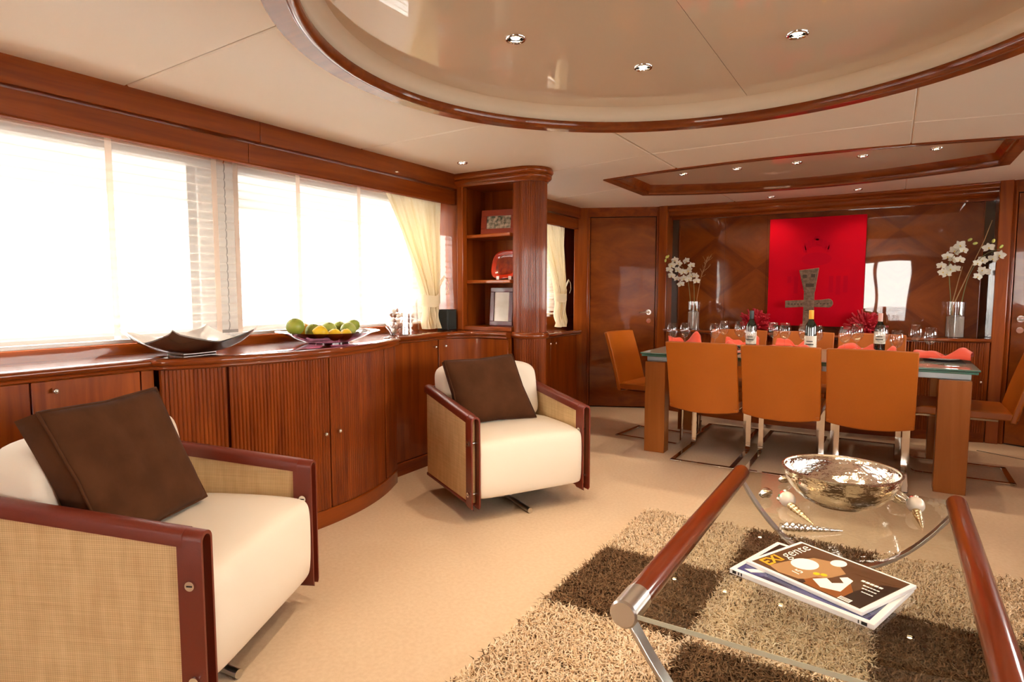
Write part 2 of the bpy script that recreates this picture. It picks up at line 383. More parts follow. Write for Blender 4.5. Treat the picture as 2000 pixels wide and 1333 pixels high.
for sx, root in ((-1, wl), (1, wr)):
    f = (lambda x: x) if sx < 0 else (lambda x: 2*X0-x)
    nm = 'left' if sx < 0 else 'right'
    # window openings: glass panes and the sill board
    for k, (y0, y1) in enumerate(((-.9 if sx < 0 else .5, 1.90), (2.06, 3.66), (4.75, 5.74))):
        w = thing('window_%d' % (k+1+(3 if sx > 0 else 0)), ['aft saloon window behind the left blind', 'middle saloon window behind the second blind', 'forward window beyond the reeded column'][k]+(' on the port side' if sx < 0 else ' on the starboard side'), 'window', (f(-3.1), (y0+y1)/2, .97), kind='structure')
        build('pane', G().box(min(f(-3.13), f(-3.122)), max(f(-3.13), f(-3.122)), y0, y1, .955, 1.90), m_glass, w)
        g = G()
        for a in (y0, y1-.03): g.box(min(f(-3.16), f(-3.07)), max(f(-3.16), f(-3.07)), a, a+.03, .955, 1.90)
        g.box(min(f(-3.16), f(-3.07)), max(f(-3.16), f(-3.07)), y0, y1, 1.87, 1.90)
        build('frame', g, m_hull, w, bevel=.004)
    for a, (y0, y1) in enumerate((((-5.0, 3.72)), ((4.15, 5.86)))):
        tr = thing('trim_%d' % (1+a+(2 if sx > 0 else 0)), ('varnished cherry fascia and blind pelmet above the %s windows' % ('saloon' if a == 0 else 'forward'))+(' to port' if sx < 0 else ' to starboard'), 'trim', (f(-2.8), (y0+y1)/2, 1.97), kind='structure')
        cuts = ([y0, 2.04, y1] if a == 0 else [y0, y1])
        for c0, c1 in zip(cuts[:-1], cuts[1:]):
            build('fascia_board', G().box(min(f(-3.06), f(-2.772)), max(f(-3.06), f(-2.772)), c0+.001, c1-.001, 1.976, ZC+.02), wy, tr, bevel=.003)
        cuts = ([y0, 1.99, y1] if a == 0 else [y0, y1])
        for c0, c1 in zip(cuts[:-1], cuts[1:]):
            build('pelmet_board', G().box(min(f(-2.83), f(-2.80)), max(f(-2.83), f(-2.80)), c0+.001, c1-.001, 1.868, 1.968), wy, tr, bevel=.003)
        build('pelmet_bead', G().box(min(f(-2.83), f(-2.792)), max(f(-2.83), f(-2.792)), y0, y1, 1.862, 1.870), wmatt, tr, bevel=.003)
    sb = thing('trim_%d' % (5 if sx < 0 else 6), 'cherry window sill board behind the counter'+(' to port' if sx < 0 else ' to starboard'), 'trim', (f(-3.0), 1.5, .97), kind='structure')
    build('sill_board', G().box(min(f(-3.06), f(-3.0)), max(f(-3.06), f(-3.0)), -5.0, 3.72, .92, .982), wy, sb, bevel=.006)
    if sx > 0: continue                              # no starboard blinds: left off to let in more fill light
    # blinds: each slat its own piece
    prof = [(-.004, .026), (.003, .013), (.005, 0), (.003, -.013), (-.004, -.026)]
    for k, (y0, y1, tapes) in enumerate(((-.88, 1.957, (.0, 1.405, 1.90)), (1.963, 3.64, (2.42, 2.90, 2.02)), (4.78, 5.735, (5.45, 4.95)))):
        lab = ['sheer slatted blind of the aft window, nearest the foreground armchair', 'sheer slatted blind of the middle window, beside the ivory curtain', 'sheer slatted blind of the forward window beyond the column'][k]
        if sx > 0: lab = 'starboard '+lab
        bl = thing('window_blind', lab, 'blind', (f(-2.97), (y0+y1)/2, 1.86))
        sm = None; zz = 1.905
        while zz > 1.01:
            if sm is None:
                g = G(); vs = [(f(-2.97+a*1.0)-f(-2.97), yy, b) for yy in (y0-(y0+y1)/2, y1-(y0+y1)/2) for a, b in prof]
                g.add(vs, [(i, i+1, i+6, i+5) for i in range(4)])
                so = build('slat', g, m_blind, bl, local=True, recalc=False); sm = so
            else:
                so = sm.copy(); C.objects.link(so); so.parent = bl
            so.location = (0, 0, zz-1.86); zz -= .043
        for yt in tapes:
            build('ladder_tape', G().box(min(f(-2.962), f(-2.963)), max(f(-2.962), f(-2.963)), yt-.014, yt+.014, .99, 1.92), m_tape, bl)
        build('bottom_rail', G().box(min(f(-2.985), f(-2.955)), max(f(-2.985), f(-2.955)), y0, y1, .984, 1.002), m_white, bl, bevel=.004)
# side deck overhang, deck and sea outside
for sx in (-1, 1):
    f = (lambda x: x) if sx < 0 else (lambda x: 2*X0-x)
    tag(build('roof_overhang', G().box(min(f(-3.16), f(-3.95)), max(f(-3.16), f(-4.9)), -5.1, 6.6, 2.16, 2.3).box(min(f(-4.8), f(-4.9)), max(f(-4.8), f(-4.9)), -5.1, 6.6, 1.93, 2.3).box(min(f(-4.8), f(-4.9)), max(f(-4.8), f(-4.9)), -5.1, 6.6, 0, .92), m_hull), 'grey bulwark and deck overhang outside the '+('port' if sx < 0 else 'starboard')+' windows', 'roof', kind='structure')
    tag(build('side_deck', G().box(min(f(-3.16), f(-4.1)), max(f(-3.16), f(-4.9)), -5.1, 6.6, -.1, 0), m_teak), 'teak side deck outside the '+('port' if sx < 0 else 'starboard')+' windows', 'deck', kind='structure')
tag(build('sea', G().box(-160, 160, -160, 160, -2.6, -2.5), m_sea), 'calm sea around the yacht', 'sea', kind='structure')
# aft wall with glazed doors, behind the camera
wb_ = thing('wall_back', 'cherry aft wall with wide glazed doors, behind the camera', 'wall', (X0, -5.05, 0), kind='structure')
for x0, x1, z0, z1 in ((-3.1, -1.05, 0, 2.3), (.36, 1.9, 0, 2.3), (-1.05, .36, 2.0, 2.3)):
    build('wall_panel', G().box(x0, x1, -5.1, -5.0, z0, z1), wv, wb_)
d_ = thing('door_2', 'sliding glazed aft doors behind the camera', 'door', (X0, -5.05, 0), kind='structure')
g = G()
for x in (-1.05, -.375, .30): g.box(x, x+.06, -5.08, -5.02, 0, 2.0)
g.box(-1.05, .36, -5.08, -5.02, 1.94, 2.0).box(-1.05, .36, -5.08, -5.02, 0, .06)
build('frame', g, m_steel, d_, bevel=.004)
build('pane', G().box(-1.0, .33, -5.054, -5.046, .06, 1.94), m_glass, d_)
tag(build('aft_deck', G().box(-3.6, 2.4, -9.5, -5.1, -.1, -.01), m_teak), 'teak aft deck outside the glazed doors', 'deck', kind='structure')
tag(build('roof', G().box(-3.16, 1.9, -6.8, 6.7, 2.32, 2.42), m_hull), 'deck plating over the saloon', 'roof', kind='structure')

# ------------------------------------------------------------------ ceiling: panels with an oval and a long recess cut through
EL = lambda a, b, n=96: [(X0+a*math.cos(2*PI*i/n), 2.06+b*math.sin(2*PI*i/n)) for i in range(n)]
def recess_poly(d=0.):                      # plan of the long dining recess, shrunk by d
    L, R = -1.93+d, .64-d; n = 24; p = []
    for i in range(n+1):
        x = L+(R-L)*i/n; t = (x-X0)/1.285; p.append((x, 4.28+d+.17*t*t))
    for i in range(n+1):
        x = R-(R-L)*i/n; t = (x-X0)/1.285; p.append((x, 5.70-d-.36*t*t))
    return p
ce = thing('ceiling', 'cream upholstered ceiling panels of the saloon', 'ceiling', (X0, 2.5, ZC), kind='structure')
cut1 = build('cutter', G().prism(EL(1.318, 1.278), 1.9, 2.4), m_gap, smooth=None)
cut2 = build('cutter', G().prism(recess_poly(), 1.9, 2.4), m_gap, smooth=None)
def panel(poly):
    cx = sum(p[0] for p in poly)/len(poly); cy = sum(p[1] for p in poly)/len(poly)
    q = []
    n = len(poly)
    for i in range(n):                      # inset by the joint
        a, b, c = Vector(poly[i-1]), Vector(poly[i]), Vector(poly[(i+1) % n]); e1 = (b-a).normalized(); e2 = (c-b).normalized()
        n1 = Vector((-e1.y, e1.x)); n2 = Vector((-e2.y, e2.x)); v = (n1+n2).normalized(); q.append(tuple(b+v*(.003/max(.3, v.dot(n1)))))
    # bevelled edge: outer ring slightly higher than the face
    g = G(); n = len(q); inn = []
    for i in range(n):
        a, b, c = Vector(q[i-1]), Vector(q[i]), Vector(q[(i+1) % n]); e1 = (b-a).normalized(); e2 = (c-b).normalized()
        n1 = Vector((-e1.y, e1.x)); n2 = Vector((-e2.y, e2.x)); v = (n1+n2).normalized(); inn.append(tuple(b+v*(.006/max(.3, v.dot(n1)))))
    vs = [(x, y, ZC) for x, y in inn]+[(x, y, ZC+.005) for x, y in q]+[(x, y, ZC+.02) for x, y in q]
    fs = [tuple(range(n))[::-1], tuple(range(2*n, 3*n))]
    for i in range(n):
        j = (i+1) % n; fs += [(i, j, n+j, n+i), (n+i, n+j, 2*n+j, 2*n+i)]
    g.add(vs, fs)
    o = build('ceiling_panel', g, m_ceil, ce, smooth=None)
    xs = [p[0] for p in poly]; ys = [p[1] for p in poly]
    for ct, (ex0, ex1, ey0, ey1) in ((cut1, (-1.95, .69, .78, 3.34)), (cut2, (-1.93, .64, 4.28, 5.70))):
        if min(xs) < ex1 and max(xs) > ex0 and min(ys) < ey1 and max(ys) > ey0:
            md = o.modifiers.new('cut', 'BOOLEAN'); md.object = ct; md.operation = 'DIFFERENCE'; md.solver = 'EXACT'
    return o
XL, XR = -2.78, 1.51; A_, B_ = -1.325, .06
cols = [
 [[(XL, -5.0), (A_, -5.0), (A_, -.4), (XL, -.4)], [(XL, -.4), (A_, -.4), (A_, 1.34), (XL, 1.40)], [(XL, 1.40), (A_, 1.34), (A_, 2.66), (XL, 2.745)],
  [(XL, 2.745), (A_, 2.66), (A_, 3.80), (-2.16, 3.97), (XL, 4.05)], [(XL, 4.05), (-2.16, 3.97), (A_, 3.80), (A_, 4.86), (-1.95, 4.90), (XL, 5.17)], [(XL, 5.17), (-1.95, 4.90), (A_, 4.86), (A_, 6.30), (-2.05, 6.30), (XL, 5.95)]],
 [[(A_, -5.0), (B_, -5.0), (B_, .70), (A_, .70)], [(A_, .70), (B_, .70), (B_, 3.75), (A_, 3.79)], [(A_, 3.79), (B_, 3.75), (B_, 6.36), (A_, 6.36)]],
]
mir = lambda P: [(2*X0-x, y) for x, y in P][::-1]
cols.append([mir(p) for p in cols[0]])
pans = [panel(p) for c in cols for p in c]
dg = bpy.context.evaluated_depsgraph_get(); bpy.context.view_layer.update()
for o in pans:
    if o.modifiers:
        me = bpy.data.meshes.new_from_object(o.evaluated_get(bpy.context.evaluated_depsgraph_get())); o.modifiers.clear(); o.data = me
bpy.data.objects.remove(cut1); bpy.data.objects.remove(cut2)
bk = build('ceiling_backing', G().box(-3.06, 1.8, -5.0, 6.6, 2.26, 2.31), m_gap, ce)
# dark strips behind the joints so that the gap reads as a gap
for o_ in (G().box(A_-.02, A_+.02, -5.0, .86, 2.101, 2.105), G().box(A_-.02, A_+.02, 3.25, 4.33, 2.101, 2.105), G().box(B_-.02, B_+.02, 3.2, 4.33, 2.101, 2.105)):
    build('joint_backing', o_, m_gap, ce)
for sgn in (0, 1):
    for a, b in (((XL, 1.40), (-1.9, 1.36)), ((XL, 2.745), (-1.86, 2.69)), ((XL, 4.05), (A_, 3.80)), ((XL, 5.17), (-1.95, 4.90)), ((A_, 3.79), (B_, 3.75))):
        if sgn: a, b = (2*X0-a[0], a[1]), (2*X0-b[0], b[1])
        build('joint_backing', G().prism([(a[0], a[1]-.02), (b[0], b[1]-.02), (b[0], b[1]+.02), (a[0], a[1]+.02)], 2.101, 2.105), m_gap, ce)
# oval recess: varnished ring, bead, upstand, lacquered dome panels
ring = thing('trim_7', 'varnished cherry oval ring around the raised ceiling', 'trim', (X0, 2.06, ZC), kind='structure')
def ell_sweep(a, b, prof, n=128):
    g = G(); k = len(prof); vs = []
    for i in range(n):
        t = 2*PI*i/n
        for o, z in prof: vs.append((X0+(a+o)*math.cos(t), 2.06+(b+o)*math.sin(t), z))
    g.add(vs, [(i*k+j, ((i+1) % n)*k+j, ((i+1) % n)*k+(j+1) % k, i*k+(j+1) % k) for i in range(n) for j in range(k)])
    return g
build('flat_band', ell_sweep(1.318, 1.278, [(0, 2.072), (0, 2.10), (-.075, 2.10), (-.075, 2.072)]), wring, ring, smooth=35)
build('bead', ell_sweep(1.243, 1.203, [(.004, 2.072), (-.004, 2.064), (-.016, 2.062), (-.028, 2.068), (-.034, 2.082), (-.030, 2.10), (.004, 2.10)]), wring, ring, smooth=60)
rec = thing('ceiling_recess', 'glossy cream lacquered oval ceiling recess with spotlights', 'ceiling', (X0, 2.06, 2.17), kind='structure')
build('upstand', ell_sweep(1.215, 1.175, [(0, 2.098), (.02, 2.098), (.02, 2.18), (-.10, 2.18), (-.095, 2.17), (-.05, 2.162), (-.02, 2.145), (-.005, 2.125)]), m_gloss, rec, smooth=80)
for sg in (-1, 1):
    for y0, y1 in ((-1, 1.395), (1.397, 6)):
        poly = []
        for i in range(65):
            t = -PI/2+PI*i/64; x = X0+sg*max(.001, 1.19*math.cos(t)); y = 2.06+1.15*math.sin(t)
            if y0 <= y <= y1: poly.append((x, y))
        yy = [p[1] for p in poly]
        lo = (X0+sg*.001, max(y0, .91)); hi = (X0+sg*.001, min(y1, 3.21))
        e = lambda y: X0+sg*1.19*math.sqrt(max(0, 1-((y-2.06)/1.15)**2))
        pts = [lo]+([(e(y0), y0)] if y0 > .9 else [])+poly+([(e(y1), y1)] if y1 < 3.2 else [])+[hi]
        build('lacquer_panel', G().prism(pts, 2.162, 2.18), m_gloss, rec, smooth=None)
# long dining recess
rg = thing('trim_8', 'varnished cherry frame around the long ceiling recess over the dining table', 'trim', (X0, 5, ZC), kind='structure')
P0 = recess_poly()[::-1]
build('frame', G().sweep(P0, [(0, 2.072), (0, 2.10), (.07, 2.10), (.07, 2.085), (.062, 2.074), (.052, 2.072)], closed=True), wring, rg, smooth=35)
build('upstand', G().sweep(P0, [(.06, 2.09), (.05, 2.09), (.05, 2.17), (.10, 2.17), (.09, 2.15), (.075, 2.13)], closed=True), wring, rg, smooth=60)
rec2 = thing('ceiling_recess', 'glossy lacquered long ceiling recess with a row of five spotlights', 'ceiling', (X0, 5, 2.15), kind='structure')
build('lacquer_panel', G().prism(recess_poly(.06), 2.152, 2.17), m_gloss, rec2, smooth=None)
# spotlights
def spot(x, y, z, r, label, group=None, m=None, watt=13.):
    t = thing('ceiling_spotlight', label, 'spotlight', (x, y, z), group=group)
    build('bezel', G().lathe([(r, 0), (r, -.004), (r*.9, -.008), (r*.72, -.006), (r*.66, .004), (r*.66, .012), (r*.72, .012)], 24), m_chrome, t, local=True, smooth=60)
    if watt:
        L = bpy.data.lights.new('halogen', 'SPOT'); L.energy = watt; L.color = (1.0, .79, .54); L.spot_size = math.radians(115); L.spot_blend = .9; L.shadow_soft_size = .04
        lo = bpy.data.objects.new('halogen_bulb', L); C.objects.link(lo); lo.parent = t; lo.location = (0, 0, -.016)
    build('lamp', G().lathe([(0, -.001), (r*.3, -.002), (r*.62, .003)], 16), m or m_emit, t, local=True, recalc=False)
for x, y, l in ((-.93, 2.55, 'chrome spotlight at the front left of the oval ceiling recess'), (-.335, 2.53, 'chrome spotlight at the front right of the oval ceiling recess'), (-1.235, 2.02, 'chrome spotlight at the far left of the oval recess, nearest the windows'),
                (-.03, 2.04, 'chrome spotlight at the right of the oval recess, outside the frame'), (-.93, 1.53, 'chrome spotlight at the aft left of the oval recess, outside the frame'), (-.335, 1.53, 'chrome spotlight at the aft right of the oval recess, outside the frame')):
    spot(x, y, 2.162, .04, l, 'spotlights in the oval recess')
for k, x in enumerate((-1.45, -1.04, -.626, -.212, .207)):
    spot(x, 4.93-.0*k, 2.152, .036, ['leftmost', 'second from the left', 'middle', 'second from the right', 'rightmost'][k]+' of the five spotlights in the long dining recess', 'spotlights in the long recess', m_glow2, 9.)
spot(-2.48, 3.375, ZC, .036, 'small chrome spotlight in the ceiling before the bookcase', None, m_emit, 8.)
spot(-.97, 6.05, ZC, .034, 'ceiling spotlight over the red painting, left one', 'spotlights above the front wall', m_emit, 6.)
spot(-.28, 5.99, ZC, .034, 'ceiling spotlight over the red painting, right one', 'spotlights above the front wall', m_emit, 6.)

# ------------------------------------------------------------------ front bulkhead
def fy(x): return 6.33
wf = thing('wall_front', 'glossy diamond-veneered cherry front wall', 'wall', (X0, 6.35, 0), kind='structure')
xs = [-1.885, -1.43, -1.04, -.65, -.26, .13, .615]
for a, b in zip(xs[:-1], xs[1:]):
    n = 6; pts = [(a+.0005+(b-a-.001)*i/n, fy(a+(b-a)*i/n)) for i in range(n+1)]
    build('veneer_panel', G().prism(pts+[(p[0], 6.42) for p in pts[::-1]], .3, ZC+.02), wven, wf, smooth=20)
for sgn in (-1, 1):
    f = (lambda x: x) if sgn < 0 else (lambda x: 2*X0-x)
    a, b = sorted((f(-1.96), f(-1.885)))
    build('mirror_strip', G().box(a, b, fy(a)-.008, 6.42, .84, 1.97), m_mirror, wf, bevel=.002)
    build('mirror_edge', G().box(f(-1.885)-.003, f(-1.885)+.003, fy(-1.885)-.012, 6.42, .84, 1.97), wv, wf, bevel=.001)
    a, b = sorted((f(-2.04), f(-1.955)))
    build('pilaster', G().box(a, b, 6.13, 6.42, 0, ZC+.02), wv, wf, bevel=.006)
build('backing', G().box(-3.16, 1.9, 6.425, 6.5, 0, 2.3), wv, wf)
# crown moulding
cp = [(-2.0, 6.30), (-2.0, 6.22)]+[(x, fy(x)-.105) for x in np.linspace(-1.96, .70, 24)]+[(.73, 6.22), (.73, 6.30)]
cp[-3:-2] = [(.70, fy(.70)-.105)]
crown_prof = [(-.02, 2.10), (.0, 2.10), (.045, 2.088), (.052, 2.072), (.045, 2.056), (.03, 2.05), (.034, 2.04), (.03, 2.028), (.018, 2.022), (.02, 2.008), (.014, 1.99), (0, 1.978), (-.02, 1.97)]
tag(build('trim_9', G().sweep([(x, 6.28-.09*((x-X0)/1.37)**2) for x in np.linspace(-2.03, .76, 30)], crown_prof), wx, smooth=50), 'varnished cherry crown moulding along the top of the front wall', 'trim', kind='structure')
build('frieze', G().prism([(x, fy(x)-.04) for x in np.linspace(-1.96, .69, 20)]+[(.69, 6.4), (-1.96, 6.4)], 1.95, ZC+.02), wx, wf, smooth=20)
# angled bulkheads left and right with the cabin door
AX = Vector((.911, .4124)); 
def Mdoor(sx):
    if sx < 0: return Matrix(((AX.x, -AX.y, 0, -2.68), (AX.y, AX.x, 0, 5.878), (0, 0, 1, 0), (0, 0, 0, 1)))
    return Matrix(((-AX.x, AX.y, 0, 2*X0+2.68), (AX.y, AX.x, 0, 5.878), (0, 0, 1, 0), (0, 0, 0, 1)))
for sx in (-1, 1):
    M = Mdoor(sx); nm = 'port' if sx < 0 else 'starboard'
    w = thing('wall_front_%s' % ('left' if sx < 0 else 'right'), 'angled cherry bulkhead around the %s cabin door' % nm, 'wall', tuple(M @ Vector((.3, 0, 0))), kind='structure')
    build('corner_post', G().box(-.17, -.028, -.004, .08, 0, ZC+.02), wv, w, M=M, bevel=.004)
    build('lintel', G().box(-.028, .685, 0, .08, 1.985, ZC+.02), wx, w, M=M, bevel=.002)
    build('door_jamb', G().box(-.028, -.004, -.006, .08, 0, 1.985), wv, w, M=M, bevel=.004)
    build('door_jamb', G().box(.668, .79, -.006, .08, 0, ZC+.02), wv, w, M=M, bevel=.006)
    build('dark_rebate', G().box(-.028, .69, .03, .08, 0, 1.99), m_dark, w, M=M)
    d = thing('door_%d' % (1 if sx < 0 else 3), 'varnished cherry cabin door left of the dining area, chrome lever' if sx < 0 else 'varnished cherry cabin door to starboard, out of the frame', 'door', tuple(M @ Vector((.33, 0, 0))), kind='structure')
    build('door_leaf', G().box(0, .663, .004, .045, .012, 1.978), wdoor, d, M=M, bevel=.003)
    h = G().tube([(.60, .004, 1.006), (.60, -.045, 1.006)], .009).tube([(.605, -.045, 1.006), (.57, -.048, 1.008), (.51, -.046, 1.002)], [.011, .010, .008], 10)
    build('lever_handle', h, m_chrome, d, M=M, smooth=60)
    build('rosette', G().tube([(.60, .004, 1.006), (.60, -.008, 1.006)], .027, 20), m_chrome, d, M=M, smooth=50)
    build('keyhole_plate', G().tube([(.602, .004, .918), (.602, -.007, .918)], .024, 20), m_chrome, d, M=M, smooth=50)

# ------------------------------------------------------------------ counters and cabinets along the port side
def ribs(path, pitch, h, step=4):
    # resample a plan path into half-round reeds
    P = [Vector(p) for p in path]; L = [0]
    for a, b in zip(P[:-1], P[1:]): L.append(L[-1]+(b-a).length)
    n = max(1, round(L[-1]/pitch)); out = []; seg = 0
    for i in range(n*step+1):
        d = min(L[-1]*i/(n*step), L[-1]-1e-9)
        while seg < len(L)-2 and L[seg+1] < d: seg += 1
        t = (d-L[seg])/(L[seg+1]-L[seg]); p = P[seg].lerp(P[seg+1], t); e = (P[seg+1]-P[seg]).normalized(); q = Vector((e.y, -e.x))
        out.append(tuple(p+q*h*math.sqrt(max(0, 1-(2*((i % step)/step)-1)**2))))
    return out
bx = lambda y: -3.795+math.sqrt(1.34**2-(y-2.17)**2)
def bulge(y0, y1, n): return [(bx(y0+(y1-y0)*i/n), y0+(y1-y0)*i/n) for i in range(n+1)]
p_left = [(-2.72, -1.6), (-2.72, 1.43)]
p_b0 = [(-2.72, 1.43), (-2.685, 1.436), (-2.645, 1.47), (-2.612, 1.54)]
p_b1 = [(2*0-2.612, 2.80), (-2.645, 2.87), (-2.685, 2.904), (-2.72, 2.91)]
p_right = [(-2.72, 2.91), (-2.72, 3.40)]
p_conc = arc(-2.44, 3.40, .28, 180, 90, 12)
p_all = p_left[:1]+p_b0+bulge(1.56, 2.78, 40)+p_b1+p_right[1:]+p_conc[1:]+[(-2.31, 3.685)]
def cabinet(label, path, loc, zt=.885, plinth=True):
    t = thing('cabinet', label, 'cabinet', loc)
    build('carcass', G().sweep(path, [(-.022, .02), (-.022, zt), (-.05, zt), (-.05, .02)]), wv, t)
    build('plinth', G().sweep(path, [(.006, 0), (.006, .078), (0, .086), (-.06, .086), (-.06, 0)]), wx if not plinth else wy, t, smooth=35)
    return t
def door(parent, path, z0=.09, zt=.878, m=None, name='door', rib=None):
    if rib: path = ribs(path, rib, .005)
    return build(name, G().sweep(path, [(0, z0), (0, zt), (-.02, zt), (-.02, z0)]), m or wv, parent, bevel=0 if rib else .002, smooth=50)
def knob(parent, p, d, n=None):
    # two-ball chrome knob at p, pointing along d
    d = Vector(d).normalized(); p = Vector(p); g = G().tube([p, p+d*.016], .004, 10)
    g.ball(tuple(p+d*.012), .007, 10, 6).ball(tuple(p+d*.023), .0115, 12, 8)
    return build('knob', g, m_chrome, parent, smooth=60)
# aft recess
c1 = cabinet('flat-fronted cherry cabinet under the aft windows, behind the foreground armchair', p_left, (-2.72, .2, 0))
for a, b in ((-1.6, -.8), (-.796, .0), (.004, .974), (.98, 1.37), (1.376, 1.428)):
    d = door(c1, [(-2.72, a), (-2.72, b)], name='door' if b-a > .1 else 'stile')
    if b == 1.37: knob(d, (-2.72, 1.05, .84), (1, 0, 0))
# the bowed cabinet with tambour doors
c2 = cabinet('bow-fronted cherry cabinet with two reeded tambour doors under the fruit bowl', p_b0+bulge(1.56, 2.78, 40)+p_b1, (-2.5, 2.17, 0))
build('reeded_pilaster', G().sweep(ribs(p_b0[1:]+bulge(1.56, 1.66, 4), .0165, .005), [(0, .09), (0, .878), (-.02, .878), (-.02, .09)]), wrib, c2, smooth=50)
build('reeded_pilaster', G().sweep(ribs(bulge(2.685, 2.78, 4)+p_b1[:-1], .0165, .005), [(0, .09), (0, .878), (-.02, .878), (-.02, .09)]), wrib, c2, smooth=50)
d = door(c2, bulge(1.672, 2.166, 24), m=wrib, rib=.0165, name='tambour_door'); knob(d, (bx(2.125), 2.125, .49), (1, -.05, 0))
d = door(c2, bulge(2.172, 2.672, 24), m=wrib, rib=.0165, name='tambour_door'); knob(d, (bx(2.215), 2.215, .49), (1, .02, 0))
build('hinge_cap', G().ball((-2.66, 2.82, .932), (.018, .03, .006), 14, 6), m_chrome, c2)
# forward recess curving to the bookcase
c3 = cabinet('cherry cabinet with two doors beside the bow-fronted one, behind the middle armchair', p_right+p_conc[1:]+[(-2.31, 3.685)], (-2.6, 3.3, 0))
d = door(c3, [(-2.72, 2.915), (-2.72, 3.395)]); knob(d, (-2.72, 3.345, .832), (1, 0, 0))
d = door(c3, arc(-2.44, 3.40, .28, 179, 90, 12)+[(-2.315, 3.682)]); knob(d, (-2.712, 3.455, .832), (1, -.25, 0))
# continuous counter top with its double bead
lip = [(0, .93), (.022, .93), (.034, .924), (.038, .914), (.034, .903), (.024, .898), (.029, .892), (.029, .886), (.021, .881), (0, .881)]
ct = thing('countertop', 'long varnished cherry countertop under the port windows', 'countertop', (-2.85, 1.5, .9))
build('slab', G().prism(p_all+[(-2.31, 4.02), (-3.058, 4.02), (-3.058, -1.6)], .884, .93), wtop, ct, smooth=20)
build('bead_edge', G().sweep(p_all, lip), wtop, ct, smooth=60)
# forward cabinet beyond the bookcase
c4 = cabinet('dark cherry cabinet beyond the reeded column, two small chrome knobs', [(-2.69, 4.12), (-2.69, 5.60), (-3.05, 5.60)], (-2.69, 4.9, 0), .79)
for a, b, k in ((4.13, 4.55, None), (4.555, 5.03, 4.985), (5.035, 5.58, 5.095)):
    d = door(c4, [(-2.69, a), (-2.69, b)], zt=.782)
    if k: knob(d, (-2.69, k, .735), (1, 0, 0))
ct2 = thing('countertop', 'short varnished cherry countertop under the forward window', 'countertop', (-2.8, 4.9, .8))
build('slab', G().prism([(-2.69, 4.10), (-2.69, 5.60), (-3.058, 5.60), (-3.058, 4.10)], .79, .832), wtop, ct2)
build('bead_edge', G().sweep([(-2.69, 4.10), (-2.69, 5.60), (-2.75, 5.62)], [(o, z-.098) for o, z in lip]), wtop, ct2, smooth=60)
# ------------------------------------------------------------------ bookcase with the reeded column
bc = thing('bookcase', 'open cherry bookcase with a reeded round column, on the counter beside the curtain', 'bookcase', (-2.5, 3.85, 0))
build('wall_panel', G().box(-3.06, -2.775, 3.725, 3.745, .93, ZC), wood('cherry_gloss_panel', CD, CL, 'z', coat=1, coatr=.02), bc)
build('post', G().box(-2.775, -2.722, 3.70, 3.76, .93, 1.99), wv, bc, bevel=.006)
build('side_panel', G().box(-2.775, -2.745, 3.745, 4.05, .93, ZC), wv, bc)
build('side_panel', G().box(-2.335, -2.305, 3.80, 4.04, .93, ZC), wv, bc)
build('back_panel', G().box(-3.06, -2.285, 4.03, 4.06, 0, ZC), wv, bc)
build('top_panel', G().box(-2.775, -2.2, 3.73, 4.04, 1.99, ZC), wx, bc)
build('base_step', G().box(-2.722, -2.31, 3.715, 4.03, .93, .962), wx, bc, bevel=.004)
for z in (1.625, 1.29):
    build('shelf', G().prism([(-2.745, 4.03), (-2.745, 3.755), (-2.62, 3.745), (-2.45, 3.725), (-2.32, 3.72), (-2.32, 4.03)], z-.012, z+.014), wx, bc, bevel=.006)
rb = lambda a: .0045*abs(math.sin(a*30))
build('column', G().lathe([(.118, .93), (.118, 1.99)], 240, (-2.22, 3.83, 0), rib=rb), wrib, bc, smooth=60)
build('column_base', G().lathe([(.118, 0), (.118, .885)], 240, (-2.22, 3.83, 0), rib=rb), wrib, bc, smooth=60)
build('column_collar', G().lathe([(.10, .884), (.13, .884), (.142, .892), (.145, .905), (.142, .918), (.13, .93), (.10, .93)], 48, (-2.22, 3.83, 0)), wtop, bc, smooth=60)
cpth = [(-2.78, 3.70), (-2.22, 3.70)]+arc(-2.22, 3.83, .13, -90, 40, 18)[1:]+[(-2.28, 4.04)]
build('crown', G().sweep(cpth, [(-.12, ZC+.01), (.02, ZC+.01), (.034, 2.068), (.036, 2.052), (.028, 2.040), (.018, 2.036), (.024, 2.028), (.024, 2.014), (.016, 2.004), (.004, 1.998), (.0, 1.985), (-.12, 1.985)]), wx, bc, smooth=60)
# things in the bookcase
def frame_obj(label, w, h, bord, mf, mp, loc, rz, lean):
    t = thing('photo_frame', label, 'photo frame', loc, rz); R = rot_m(rx=-lean)
    g = G(); d = .018
    g.box(-w/2, w/2, -d, 0, 0, bord).box(-w/2, w/2, -d, 0, h-bord, h).box(-w/2, -w/2+bord, -d, 0, bord, h-bord).box(w/2-bord, w/2, -d, 0, bord, h-bord)
    build('frame', g, mf, t, M=R, local=True, bevel=.003)
    build('photo', G().box(-w/2+bord, w/2-bord, -.008, -.004, bord, h-bord), mp, t, M=R, local=True)
    build('strut', G().box(-.03, .03, -.002, .003, .0, h*.6), m_dark, t, M=T(0, h*.14*0, 0) @ rot_m(rx=lean*.8+.25) if False else R, local=True)
    return t
frame_obj('red crocodile-leather photo frame with a group photo, on the top bookcase shelf', .29, .185, .045, m_croc, m_photo, (-2.505, 3.86, 1.640), .12, .12)
frame_obj('plum photo frame standing at the bottom of the bookcase', .19, .285, .034, m_plum, m_photo2, (-2.47, 3.84, .963), .10, .10)
pl = thing('display_plate', 'square red lacquer plate on a small stand, on the middle bookcase shelf', 'plate', (-2.455, 3.87, 1.304), .10)
